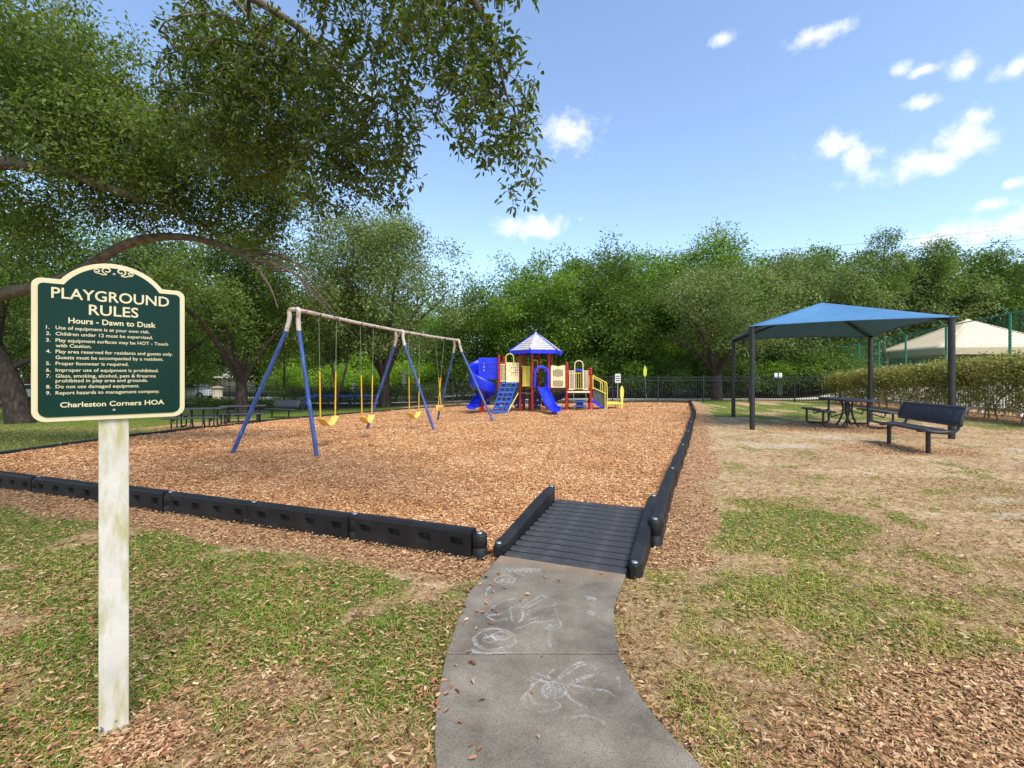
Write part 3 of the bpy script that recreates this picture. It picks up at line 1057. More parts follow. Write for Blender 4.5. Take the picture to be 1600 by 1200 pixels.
slab_a = slab(PATH_L[:3] + [cut(PATH_L[3], 0, 0.005)], PATH_R[:3] + [cut(PATH_R[3], 0, 0.005)])
slab_b = slab([cut(PATH_L[3], 0, -0.005)] + PATH_L[4:], [cut(PATH_R[3], 0, -0.005)] + PATH_R[4:])
CHALK = [[[(-0.153,2.718),(-0.117,2.811),(-0.056,2.888),(0.02,2.923)],[(-0.143,2.708),(-0.101,2.659),(-0.051,2.659),(-0.022,2.674)],[(-0.139,2.726),(-0.127,2.705),(-0.119,2.732),(-0.108,2.711),(-0.098,2.738),(-0.088,2.717),(-0.078,2.744),(-0.068,2.723),(-0.058,2.75)],[(-0.066,2.673),(-0.061,2.654),(-0.057,2.674),(-0.052,2.656),(-0.048,2.676),(-0.043,2.658),(-0.039,2.678),(-0.034,2.66),(-0.03,2.68)],[(0.008,2.65),(0.002,2.664),(-0.005,2.681),(-0.004,2.699),(-0.006,2.731),(-0.007,2.756),(-0.007,2.783),(-0.002,2.796),(0.008,2.817),(0.015,2.839),(0.021,2.841),(0.032,2.839),(0.042,2.843),(0.048,2.823),(0.054,2.812),(0.058,2.791),(0.063,2.756),(0.062,2.737),(0.062,2.709),(0.058,2.682),(0.051,2.666),(0.045,2.65),(0.035,2.641)],[(-0.022,2.757),(-0.023,2.765),(-0.017,2.781),(-0.011,2.796),(-0.001,2.808),(0.003,2.815),(0.012,2.819),(0.018,2.814),(0.026,2.815),(0.037,2.817),(0.039,2.807),(0.05,2.792),(0.052,2.783),(0.056,2.767),(0.058,2.749),(0.065,2.729),(0.064,2.712),(0.059,2.704),(0.062,2.682),(0.055,2.665),(0.052,2.654),(0.045,2.65),(0.039,2.641)],[(0.061,2.8),(0.116,2.877),(0.174,2.958)],[(0.07,2.779),(0.136,2.855),(0.216,2.934)],[(0.075,2.748),(0.165,2.811),(0.274,2.855)],[(0.079,2.718),(0.186,2.8),(0.316,2.855)],[(0.097,2.669),(0.169,2.698),(0.251,2.718)],[(0.106,2.631),(0.175,2.644),(0.245,2.659)],[(0.175,2.97),(0.226,2.923),(0.269,2.855)],[(0.257,2.79),(0.259,2.698),(0.271,2.621),(0.256,2.566)],[(0.017,2.566),(0.076,2.603),(0.137,2.659)],[(0.021,2.456),(0.015,2.434),(-0.001,2.405),(-0.018,2.382),(-0.049,2.37),(-0.076,2.36),(-0.112,2.366),(-0.142,2.376),(-0.165,2.395),(-0.187,2.417),(-0.197,2.442),(-0.2,2.478),(-0.188,2.51),(-0.169,2.537),(-0.147,2.557),(-0.117,2.569),(-0.081,2.565),(-0.044,2.56),(-0.02,2.545),(0.003,2.52),(0.016,2.483),(0.019,2.46),(0.017,2.424)],[(-0.005,2.423),(-0.017,2.406),(-0.033,2.393),(-0.053,2.39),(-0.073,2.377),(-0.09,2.375),(-0.113,2.38),(-0.131,2.386),(-0.148,2.397),(-0.165,2.409),(-0.179,2.422),(-0.185,2.448),(-0.189,2.458),(-0.192,2.487),(-0.186,2.505),(-0.176,2.517),(-0.169,2.538),(-0.149,2.546),(-0.129,2.551),(-0.111,2.566),(-0.085,2.566),(-0.063,2.561),(-0.043,2.545)],[(-0.009,2.496),(-0.012,2.486),(-0.024,2.472),(-0.037,2.46),(-0.057,2.46),(-0.078,2.468),(-0.089,2.472),(-0.098,2.483),(-0.106,2.5),(-0.099,2.512),(-0.092,2.521),(-0.072,2.537),(-0.056,2.536),(-0.036,2.533),(-0.024,2.522),(-0.011,2.513),(-0.013,2.493),(-0.014,2.48),(-0.027,2.466),(-0.041,2.466),(-0.058,2.463),(-0.079,2.461),(-0.092,2.47)],[(-0.089,2.457),(-0.092,2.45),(-0.1,2.438),(-0.112,2.427),(-0.126,2.437),(-0.141,2.44),(-0.148,2.45),(-0.15,2.47),(-0.145,2.475),(-0.134,2.485),(-0.116,2.489),(-0.103,2.485),(-0.094,2.472),(-0.088,2.459),(-0.09,2.446),(-0.096,2.437),(-0.111,2.435),(-0.123,2.433),(-0.137,2.442),(-0.149,2.453),(-0.148,2.466),(-0.144,2.478),(-0.135,2.488)],[(-0.142,2.512),(-0.125,2.479),(-0.111,2.507),(-0.095,2.474),(-0.081,2.502),(-0.065,2.469),(-0.05,2.497),(-0.035,2.464),(-0.02,2.492)],[(-0.204,2.369),(-0.141,2.346),(-0.071,2.342),(-0.019,2.353)],[(-0.198,2.353),(-0.132,2.336),(-0.002,2.346)],[(-0.213,2.523),(-0.192,2.558),(-0.135,2.566),(-0.078,2.575)],[(0.179,2.563),(0.21,2.594),(0.255,2.603)],[(0.208,2.603),(0.191,2.497),(0.194,2.392),(0.216,2.346)],[(0.207,2.618),(0.209,2.584),(0.215,2.608),(0.217,2.575),(0.223,2.599),(0.224,2.566),(0.231,2.59),(0.232,2.557),(0.238,2.581)],[(0.017,3.189),(0.012,3.156),(0.002,3.143),(-0.01,3.135),(-0.029,3.13),(-0.041,3.113),(-0.061,3.115),(-0.078,3.132),(-0.096,3.139),(-0.107,3.148),(-0.112,3.166),(-0.117,3.191),(-0.107,3.209),(-0.096,3.224),(-0.083,3.234),(-0.064,3.247),(-0.04,3.246),(-0.025,3.249),(-0.008,3.231),(0.009,3.211),(0.013,3.201),(0.018,3.183),(0.011,3.168)],[(-0.02,3.174),(-0.02,3.158),(-0.032,3.143),(-0.045,3.153),(-0.062,3.145),(-0.064,3.158),(-0.068,3.183),(-0.066,3.197),(-0.053,3.194),(-0.034,3.196),(-0.027,3.197),(-0.019,3.172),(-0.022,3.159),(-0.027,3.152),(-0.038,3.151),(-0.055,3.156),(-0.068,3.168),(-0.071,3.181),(-0.068,3.181),(-0.056,3.193),(-0.039,3.198),(-0.026,3.188),(-0.016,3.18)],[(0.104,3.242),(0.086,3.248),(0.068,3.263),(0.056,3.268),(0.04,3.286),(0.039,3.299),(0.034,3.307),(0.041,3.329),(0.045,3.342),(0.055,3.346),(0.071,3.355),(0.091,3.377),(0.116,3.368),(0.132,3.373),(0.154,3.366),(0.17,3.357),(0.191,3.349),(0.201,3.331),(0.204,3.318),(0.209,3.308),(0.201,3.292),(0.199,3.283),(0.185,3.26)],[(-0.078,3.384),(-0.057,3.31),(-0.038,3.382),(-0.018,3.308),(0.001,3.38),(0.021,3.306),(0.041,3.377),(0.059,3.304),(0.08,3.375),(0.098,3.302),(0.12,3.373),(0.136,3.299),(0.159,3.371),(0.175,3.297),(0.198,3.369)],[(-0.166,2.946),(-0.155,3.043),(-0.107,3.128),(-0.073,3.161)],[(0.463,2.946),(0.462,2.897),(0.476,2.94),(0.475,2.891),(0.489,2.934),(0.487,2.885),(0.501,2.928),(0.5,2.88),(0.514,2.923)],[(0.441,2.773),(0.437,2.72),(0.449,2.765),(0.445,2.713),(0.457,2.758),(0.453,2.705),(0.464,2.75),(0.46,2.698),(0.472,2.742)],[(0.468,3.244),(0.482,3.174),(0.504,3.244)]],[[(0.235,2.075),(0.23,2.054),(0.22,2.034),(0.201,2.021),(0.187,2.022),(0.17,2.016),(0.155,2.023),(0.141,2.038),(0.134,2.056),(0.137,2.076),(0.136,2.089),(0.151,2.107),(0.168,2.121),(0.184,2.127),(0.206,2.114),(0.221,2.115),(0.233,2.092),(0.235,2.084),(0.235,2.059),(0.225,2.049),(0.213,2.035),(0.194,2.026),(0.175,2.015),(0.161,2.02),(0.144,2.035),(0.137,2.053),(0.131,2.06),(0.137,2.079),(0.143,2.098),(0.161,2.111),(0.176,2.125),(0.191,2.117),(0.216,2.118),(0.228,2.104),(0.233,2.083)],[(0.211,2.071),(0.208,2.061),(0.199,2.054),(0.191,2.041),(0.179,2.04),(0.169,2.04),(0.162,2.056),(0.156,2.056),(0.158,2.068),(0.161,2.089),(0.166,2.095),(0.181,2.105),(0.185,2.1),(0.195,2.096),(0.205,2.094),(0.213,2.08),(0.209,2.069),(0.207,2.059),(0.199,2.049),(0.191,2.049),(0.179,2.045),(0.17,2.04),(0.165,2.053),(0.163,2.065),(0.155,2.068),(0.164,2.082),(0.171,2.1),(0.18,2.099),(0.189,2.1),(0.196,2.105),(0.204,2.095),(0.212,2.084),(0.211,2.07),(0.212,2.058),(0.199,2.056),(0.191,2.048),(0.183,2.046),(0.173,2.047),(0.163,2.049),(0.162,2.065),(0.156,2.067)],[(0.166,2.095),(0.168,2.066),(0.174,2.092),(0.176,2.063),(0.183,2.089),(0.184,2.06),(0.191,2.086),(0.192,2.057),(0.199,2.083),(0.201,2.054),(0.207,2.08)],[(0.166,2.142),(0.14,2.167),(0.113,2.192)],[(0.174,2.148),(0.164,2.173),(0.205,2.223)],[(0.206,2.142),(0.262,2.219),(0.318,2.264),(0.368,2.26),(0.393,2.212),(0.404,2.191)],[(0.214,2.148),(0.263,2.192),(0.315,2.239),(0.358,2.25)],[(0.231,2.087),(0.293,2.142),(0.371,2.176),(0.437,2.186)],[(0.23,2.078),(0.299,2.129),(0.369,2.167)],[(0.272,2.099),(0.346,2.075),(0.405,2.064),(0.455,2.013)],[(0.227,2.052),(0.252,2.007),(0.285,1.975),(0.312,1.959)],[(0.184,1.997),(0.198,1.97),(0.157,1.936),(0.1,1.939)],[(0.097,2.113),(0.069,2.064),(0.043,2.002)],[(0.142,2.148),(0.092,2.099),(0.075,2.041),(0.091,1.991),(0.116,1.965)],[(0.087,2.16),(0.118,2.135),(0.164,2.117)],[(0.48,2.16),(0.48,2.105),(0.465,2.052)],[(0.203,1.861),(0.246,1.899),(0.297,1.909),(0.337,1.894),(0.366,1.863)]]]
chm = chalk_mat()
for sl, strokes in zip((slab_a, slab_b), CHALK):
    mb = MB()
    for i, st in enumerate(strokes):
        P = smooth_path([(x, y, 0) for x, y in st], 4) if len(st) > 2 else [Vector((x, y, 0)) for x, y in st]
        n = len(P)
        vs, fs = [], []
        ph = random.uniform(0, 9)
        for j, p in enumerate(P):
            t = (P[min(j + 1, n - 1)] - P[max(j - 1, 0)])
            t = t.normalized() if t.length > 1e-6 else Vector((1, 0, 0))
            s = Vector((-t.y, t.x, 0)) * (0.0064 + 0.0026 * math.sin(j * 0.9 + ph))
            z = SLAB_Z + 0.0012 + 0.00012 * i
            vs += [(p.x - s.x, p.y - s.y, z), (p.x + s.x, p.y + s.y, z)]
            if j:
                fs.append((2 * j - 2, 2 * j, 2 * j + 1, 2 * j - 1))
        mb.add(vs, fs)
    o = mb.build('chalk_drawing', chm, sl)
    o['label'] = "child's white chalk scribbles on the concrete"

# leaves and crumbs lying on the slabs and the ramp
n = 46
yy = 1.6 + 1.75 * RNG.random(n)
xx = np.interp(yy, [p[1] for p in PATH_L[::-1]], [p[0] for p in PATH_L[::-1]]) + (0.9 * RNG.random(n) ** 1.8 * np.where(RNG.random(n) < 0.5, 0.5, 1) + 0.02) * 0.9
a = RNG.random(n) * 6.283
V, F = leaf_arrays(np.stack([xx, yy, np.full(n, SLAB_Z + 0.006)], 1), np.stack([np.cos(a), np.sin(a), RNG.normal(0, 0.1, n)], 1), RNG.normal(0, 0.3, n),
                   0.018 + 0.03 * RNG.random(n), 0.008 + 0.012 * RNG.random(n), 0.5)
o = link('path_leaves', np_mesh('path_leaves', V, F, M['litter']))
tag(o, 'few dry brown leaves lying on the concrete path', 'leaf litter', kind='stuff')

# ------------------------------------------------------------------ access ramp
ramp_t = thing('access_ramp', 'dark grey plastic ridged ramp with side rails between path and wood chips', 'ramp', (RAMP_C[0], RAMP_C[1], 0), RA)
NT, DEEP = 13, 1.46
SL = math.atan2(0.085, DEEP)
tm = MB()
tw, td = 0.92, DEEP / NT
# one tread: slightly crowned bar with rounded end corners
pr = [(-tw / 2, 0.02), (-tw / 2 + 0.02, 0.0), (tw / 2 - 0.02, 0.0), (tw / 2, 0.02), (tw / 2, td - 0.032), (tw / 2 - 0.014, td - 0.018), (-tw / 2 + 0.014, td - 0.018), (-tw / 2, td - 0.032)]
tm.prism(pr, -0.02, 0.018)
tmesh = tm.mesh('tread', M['tread'])
for i in range(NT):
    o = link('tread', tmesh, ramp_t, (0, i * td * math.cos(SL), 0.014 + i * td * math.sin(SL)))
    o.rotation_euler = (SL, 0, 0)
    bv = o.modifiers.new('Bevel', 'BEVEL')
    bv.width, bv.segments = 0.003, 2
MB().bar((0, 0, 0.0), (0, DEEP, 0.085), 1.0, 0.02).build('base_plate', M['timber'], ramp_t)  # coloured black so the gaps between treads look shaded


def rail_mesh():
    mb = MB()
    n = 14
    L, w = 1.52, 0.1
    rows = []
    for i in range(n + 1):
        s = i / n * L
        e = min(s, L - s)
        hw = w / 2 * (1 - max(0, 1 - e / 0.045) ** 2) ** 0.5 if e < 0.045 else w / 2
        hw = max(hw, 0.018)
        zt = 0.105 + 0.14 * (0.5 * ss(np.array((s - 0.05) / 1.3)).item() + 0.5 * s / L)
        rows.append((s, hw, zt))
    vs, fs = [], []
    for (s, hw, zt) in rows:
        vs += [(-hw, s, -0.08), (-hw, s, zt - 0.016), (-hw + 0.014, s, zt), (hw - 0.014, s, zt), (hw, s, zt - 0.016), (hw, s, -0.08)]
    for i in range(n):
        for j in range(5):
            a = i * 6 + j
            fs.append((a, a + 1, a + 7, a + 6))
    fs += [(0, 5, 4, 3, 2, 1), tuple(n * 6 + k for k in range(6))]
    mb.add(vs, fs)
    return mb.mesh('side_rail', M['timber'])


rmesh = rail_mesh()
pin_mb = MB().lathe([(0.024, 0), (0.024, 0.004), (0.016, 0.009), (0.0, 0.010)], k=12)
pin_mesh = pin_mb.mesh('pin', M['pin'])
for sx in (-0.515, 0.515):
    r = link('side_rail', rmesh, ramp_t, (sx, -0.02, 0))
    link('pin', pin_mesh, r, (0, 0.06, 0.106))
    link('pin', pin_mesh, r, (0, 1.46, 0.243))

# ------------------------------------------------------------------ plastic border timbers
TL, TT, ZT, ZB = 1.14, 0.105, 0.225, -0.14


def timber_mesh():
    mb = MB()
    Lb = TL - 0.035
    xs = [0.0]
    for k in range(4):
        c = 0.14 + k * (Lb - 0.26) / 3
        xs += [c - 0.055, c + 0.055]
    xs.append(Lb)
    zs = [ZB, 0.095, 0.160, ZT - 0.024]
    y0 = -TT / 2
    vid = {}
    vs, fs = [], []

    def v(x, y, z):
        k = (round(x, 4), round(y, 4), round(z, 4))
        if k not in vid:
            vid[k] = len(vs)
            vs.append((x, y, z))
        return vid[k]
    for i in range(len(xs) - 1):
        for j in range(3):
            a, b, c, d = xs[i], xs[i + 1], zs[j], zs[j + 1]
            if i % 2 == 1 and j == 1:      # recess
                q, yi = 0.012, y0 + 0.034
                o = [v(a, y0, c), v(b, y0, c), v(b, y0, d), v(a, y0, d)]
                n_ = [v(a + q, yi, c + q), v(b - q, yi, c + q), v(b - q, yi, d - q), v(a + q, yi, d - q)]
                for k in range(4):
                    fs.append((o[k], o[(k + 1) % 4], n_[(k + 1) % 4], n_[k]))
                fs.append(tuple(n_))
            else:
                fs.append((v(a, y0, c), v(b, y0, c), v(b, y0, d), v(a, y0, d)))
    prof = [(y0, ZT - 0.024), (y0 + 0.007, ZT - 0.008), (y0 + 0.022, ZT), (-y0 - 0.022, ZT), (-y0 - 0.007, ZT - 0.008), (-y0, ZT - 0.024), (-y0, ZB)]
    for i in range(len(xs) - 1):
        for (ya, za), (yb, zb) in zip(prof[:-1], prof[1:]):
            fs.append((v(xs[i], ya, za), v(xs[i + 1], ya, za), v(xs[i + 1], yb, zb), v(xs[i], yb, zb)))
    for x in (0.0, Lb):
        ring = [v(x, y0, z) for z in zs] + [v(x, y, z) for y, z in prof[1:]]
        fs.append(tuple(ring) if x > 0 else tuple(ring[::-1]))
    mb.add(vs, fs)
    # interlocking knuckle at the far end and half round at the near end
    mb.lathe([(0.052, ZB), (0.058, 0.0), (0.058, 0.085), (0.050, 0.092), (0.050, 0.098), (0.058, 0.105), (0.058, 0.185), (0.050, 0.197), (0.0, 0.198)], (TL + 0.015, 0, 0), 18)
    mb.lathe([(0.050, ZB), (0.050, 0.09), (0.045, 0.094), (0.050, 0.1), (0.050, ZT - 0.018), (0.040, ZT - 0.003), (0.0, ZT - 0.003)], (0.0, 0, 0), 18)
    return mb.mesh('border_timber', M['timber'])


tb_mesh = timber_mesh()


def walk(line, step):
    """points along a polyline at equal chord steps"""
    P = [Vector((x, y, 0)) for x, y in line]
    seg = [(P[i + 1] - P[i]).length for i in range(len(P) - 1)]
    tot = sum(seg)
    n = max(1, round(tot / step))
    out = []
    for k in range(n + 1):
        d = tot * k / n
        for i, s in enumerate(seg):
            if d <= s + 1e-6 or i == len(seg) - 1:
                out.append(P[i].lerp(P[i + 1], min(1, d / s)))
                break
            d -= s
    return out


def run(line, label, sink0=0.0, sink1=0.0, rough=0.01):
    pts = walk(line, TL)
    c = pts[len(pts) // 2]
    t = thing('border_edging', label, 'edging', (c.x, c.y, H(c.x, c.y)))
    base = Vector((c.x, c.y, H(c.x, c.y)))
    n = len(pts) - 1
    for i in range(n):
        a, b = pts[i].copy(), pts[i + 1].copy()
        sink = sink0 + (sink1 - sink0) * i / max(1, n - 1)
        a.z, b.z = H(a.x, a.y) - sink, H(b.x, b.y) - sink
        d = b - a
        o = link('border_timber', tb_mesh, t, a - base + Vector((0, 0, random.uniform(-rough, rough))))
        o.scale = (d.length / TL, 1, 1)
        o.rotation_euler = (random.uniform(-0.02, 0.02), -math.atan2(d.z, math.hypot(d.x, d.y)), math.atan2(d.y, d.x) + random.uniform(-0.012, 0.012))
        link('pin', pin_mesh, o, (0.0, 0, ZT - 0.003))
        if i == n - 1:
            link('pin', pin_mesh, o, (TL + 0.015, 0, 0.197))
    return t


run(FRONT[::-1], 'black plastic border timbers with square recesses along the front left of the wood chips', 0.05, 0.0)
sp = walk(RIGHT, TL)
run([(p.x, p.y) for p in sp], 'black plastic border timbers running back from the ramp along the right edge', 0.0, 0.06, 0.012)
sp = smooth_path([(x, y, 0) for x, y in LEFT], 5)
run([(p.x, p.y) for p in sp][::-1], 'low black border timbers curving along the far left lawn and back fence', 0.10, 0.13)

# ------------------------------------------------------------------ playground rules sign
def post_mat():
    m, nt, N, L, b = new_mat('painted_post')
    n = noise(N, L, 6, 5, 0.6)
    r = ramp(N, [(0.3, lin(186, 180, 166)), (0.6, lin(204, 198, 186)), (0.8, lin(214, 209, 200))])
    L.new(n.outputs['Fac'], r.inputs[0])
    a = noise(N, L, 1.0, 4, 0.62, vec_scale=(18, 18, 4.2))      # green algae streaks
    am = N.new('ShaderNodeMapRange')
    am.inputs['From Min'].default_value = 0.47
    am.inputs['From Max'].default_value = 0.66
    am.inputs['To Max'].default_value = 0.9
    L.new(a.outputs['Fac'], am.inputs['Value'])
    mx = N.new('ShaderNodeMix')
    mx.data_type = 'RGBA'
    L.new(am.outputs[0], mx.inputs[0])
    L.new(r.outputs[0], mx.inputs[6])
    mx.inputs[7].default_value = lin(166, 158, 104)
    # bare wood where paint has flaked at the foot
    tcn = N.new('ShaderNodeTexCoord')
    sx = N.new('ShaderNodeSeparateXYZ')
    L.new(tcn.outputs['Object'], sx.inputs[0])
    fl = noise(N, L, 34, 5, 0.7)
    h = N.new('ShaderNodeMath')
    h.operation = 'MULTIPLY_ADD'
    L.new(sx.outputs[2], h.inputs[0])
    h.inputs[1].default_value = -1.1
    L.new(fl.outputs['Fac'], h.inputs[2])
    fm = N.new('ShaderNodeMapRange')
    fm.inputs['From Min'].default_value = 0.56
    fm.inputs['From Max'].default_value = 0.60
    L.new(h.outputs[0], fm.inputs['Value'])
    mx2 = N.new('ShaderNodeMix')
    mx2.data_type = 'RGBA'
    L.new(fm.outputs[0], mx2.inputs[0])
    L.new(mx.outputs[2], mx2.inputs[6])
    mx2.inputs[7].default_value = lin(92, 84, 80)
    L.new(mx2.outputs[2], b.inputs['Base Color'])
    b.inputs['Roughness'].default_value = 0.65
    bp = N.new('ShaderNodeBump')
    bp.inputs['Strength'].default_value = 0.25
    bp.inputs['Distance'].default_value = 0.004
    gn = noise(N, L, 1.0, 4, 0.6, vec_scale=(120, 120, 8))
    L.new(gn.outputs['Fac'], bp.inputs['Height'])
    L.new(bp.outputs[0], b.inputs['Normal'])
    return m


M['sign_green'] = surf('sign_green', S((9, 40, 33), (11, 46, 38), (14, 51, 42)), 3, 0.25, 0.04, 20, spec=0.14)
M['sign_cream'] = surf('sign_cream', S((200, 186, 144), (212, 198, 158)), 5, 0.45)
SA = math.radians(41.2)
sign = thing('playground_sign', 'dark green playground rules sign with cream lettering on a stained white post', 'sign', (-1.592, 1.893, 0), SA)
MB().box((0, 0, 0.76), (0.092, 0.092, 2.06)).build('post', post_mat(), sign, bevel=0.004)


def sign_outline(m, rb=0.04, rt=0.028):
    w, z0, z1 = 0.2285 - m, 1.2325 + m, 1.758 - m
    R, zc = 0.184 - m, 1.838 - 0.184
    xs_ = math.sqrt(max(1e-6, R * R - (z1 - zc) ** 2))
    rb, rt = max(0.008, rb - m * 0.7), max(0.006, rt - m * 0.7)
    p = []

    def corner(cx, cz, r, a0, a1):
        for i in range(7):
            a = math.radians(a0 + (a1 - a0) * i / 6)
            p.append((cx + r * math.cos(a), cz + r * math.sin(a)))
    corner(-w + rb, z0 + rb, rb, 180, 270)
    corner(w - rb, z0 + rb, rb, 270, 360)
    corner(w - rt, z1 - rt, rt, 0, 90)
    a0 = math.degrees(math.asin((z1 - zc) / R))
    for i in range(29):
        a = math.radians(a0 + (180 - 2 * a0) * i / 28)
        p.append((R * math.cos(a), zc + R * math.sin(a)))
    corner(-w + rt, z1 - rt, rt, 90, 180)
    return p


FY = -0.0525                                   # plane of the panel's middle, in front of the post
T4 = lambda y: Matrix.Translation((0, y, 0))
panel = MB().plate(sign_outline(0.0), 0.010, T4(FY)).build('border_panel', M['sign_cream'], sign, bevel=0.0015)
MB().plate(sign_outline(0.0175), 0.003, T4(FY - 0.0062)).build('green_panel', M['sign_green'], sign)
TY = FY - 0.0086


def text_mesh(body, bold=0.018):
    cu = bpy.data.curves.new('lettering', 'FONT')
    cu.body = body
    cu.size = 1.0
    cu.offset = bold
    cu.resolution_u = 3
    ob = bpy.data.objects.new('lettering', cu)
    COL.objects.link(ob)
    dg = bpy.context.evaluated_depsgraph_get()
    me_ = bpy.data.meshes.new_from_object(ob.evaluated_get(dg))
    bpy.data.objects.remove(ob)
    bpy.data.curves.remove(cu)
    return me_


_h = text_mesh('H')
CAP = max(v.co.y for v in _h.vertices)


def lettering(body, x0, x1, zc, cap, parent, mat, y=TY, bold=0.018):
    me_ = text_mesh(body, bold)
    xa = min(v.co.x for v in me_.vertices)
    xb = max(v.co.x for v in me_.vertices)
    kz = cap / CAP
    kx = (x1 - x0) / (xb - xa) if x1 is not None else kz * 1.05
    for v in me_.vertices:
        v.co = Vector((x0 + (v.co.x - xa) * kx, y, zc - cap / 2 + v.co.y * kz))
    me_.name = 'lettering'
    me_.materials.clear()
    me_.materials.append(mat)
    return link('lettering', me_, parent)


U = lambda t: (t - 0.5) * 0.457
CR = M['sign_cream']
lettering('PLAYGROUND', U(0.1147), U(0.8817), 1.708, 0.0395, sign, CR, bold=0.012)
lettering('RULES', U(0.3394), U(0.663), 1.654, 0.0385, sign, CR, bold=0.012)
lettering('Hours - Dawn to Dusk', U(0.215), U(0.785), 1.6085, 0.0205, sign, CR, bold=0.02)
LN = [('1.', 'Use of equipment is at your own risk.', 0.742, 527), ('2.', 'Children under 12 must be supervised.', 0.764, 565),
      ('3.', 'Play equipment surfaces may be HOT - Touch', 0.874, 606), ('', 'with Caution.', 0.356, 639),
      ('4.', 'Play area reserved for residents and guests only.', 0.908, 676), ('', 'Guests must be accompanied by a resident.', 0.839, 713),
      ('5.', 'Proper footwear is required.', 0.596, 751), ('6.', 'Improper use of equipment is prohibited.', 0.805, 792),
      ('7.', 'Glass, smoking, alcohol, pets & firearms', 0.784, 829), ('', 'prohibited in play area and grounds.', 0.729, 859),
      ('8.', 'Do not use damaged equipment.', 0.670, 896), ('9.', 'Report hazards to management company.', 0.813, 935)]
for num, body, t1, zy in LN:
    zc = 1.4 + (832 - zy) * 0.000589
    if num:
        lettering(num, U(0.085), None, zc, 0.0125, sign, CR, bold=0.012)
    lettering(body, U(0.140), U(t1), zc, 0.0125, sign, CR, bold=0.010)
lettering('Charleston Corners HOA', U(0.166), U(0.846), 1.2945, 0.0185, sign, CR, bold=0.02)
# scroll ornament
sc_mb = MB()
for sx in (-1, 1):
    pts = []
    for i in range(26):                        # inner curl
        a = math.radians(-90 + i * 17)
        r = 0.017 - 0.00048 * i
        pts.append(Vector((sx * (0.021 + r * math.cos(a) * 0.95), TY, 1.8085 + r * math.sin(a) * 0.8)))
    sc_mb.tube(pts, [0.0026 + 0.0008 * math.sin(i / 25 * math.pi) for i in range(26)], 5)
    pts = []
    for i in range(30):                        # outer, smaller curl with its tail
        a = math.radians(-110 + i * 16)
        r = 0.0105 - 0.00027 * i
        pts.append(Vector((sx * (0.049 + r * math.cos(a)), TY, 1.8035 + r * math.sin(a) * 0.85)))
    tail = [Vector((sx * 0.021, TY, 1.7925)), Vector((sx * 0.033, TY, 1.7905))]
    sc_mb.tube(tail + pts, [0.002, 0.0026] + [0.0024] * 30, 5)
sc_mb.build('scroll_ornament', CR, sign)
bolt = MB().lathe([(0.006, 0), (0.006, 0.002), (0.003, 0.004), (0, 0.0045)], k=10).mesh('bolt', M['pin'])
for z in (1.797, 1.268):
    o = link('bolt', bolt, sign, (0, TY + 0.001, z))
    o.rotation_euler = (math.radians(90), 0, 0)

# ------------------------------------------------------------------ swing set
SW_N, SW_M, SW_F = Vector((-3.88, 8.5, 2.6)), Vector((-3.05, 12.85, 2.63)), Vector((-1.9, 16.2, 2.64))
swing = thing('swing_set', 'tall swing frame with blue splayed legs and rusty white top beam', 'swing set', (SW_M.x, SW_M.y, H(SW_M.x, SW_M.y)))
B0 = Vector(swing.location)
feet = [[(-5.0, 8.36), (-3.29, 8.03)], [(-4.09, 13.22), (-2.01, 12.48)], [(-2.71, 17.0), (-0.56, 15.4)]]
for a, b in ((SW_N, SW_M), (SW_M, SW_F)):
    MB().tube([a - B0, a.lerp(b, 0.5) - B0 - Vector((0, 0, 0.012)), b - B0], 0.036, 12).build('top_beam', M['yoke_paint'], swing)
for top, fs_ in zip((SW_N, SW_M, SW_F), feet):
    for (fx, fy) in fs_:
        foot = Vector((fx, fy, H(fx, fy) - 0.1))
        out = foot - top
        horiz = Vector((out.x, out.y, 0)).normalized()
        k = top.lerp(foot, 0.145)
        elbow = top + horiz * 0.10 + Vector((0, 0, -0.015))
        pts = smooth_path([top - horiz * 0.05, elbow, top.lerp(foot, 0.07) + horiz * 0.03 + Vector((0, 0, 0.02)), k], 5)
        MB().tube([p - B0 for p in pts], 0.040, 12).build('yoke', M['yoke_paint'], swing)
        MB().tube([top.lerp(foot, 0.135) - B0, foot - B0], 0.036, 12).build('leg', M['blue_paint'], swing)


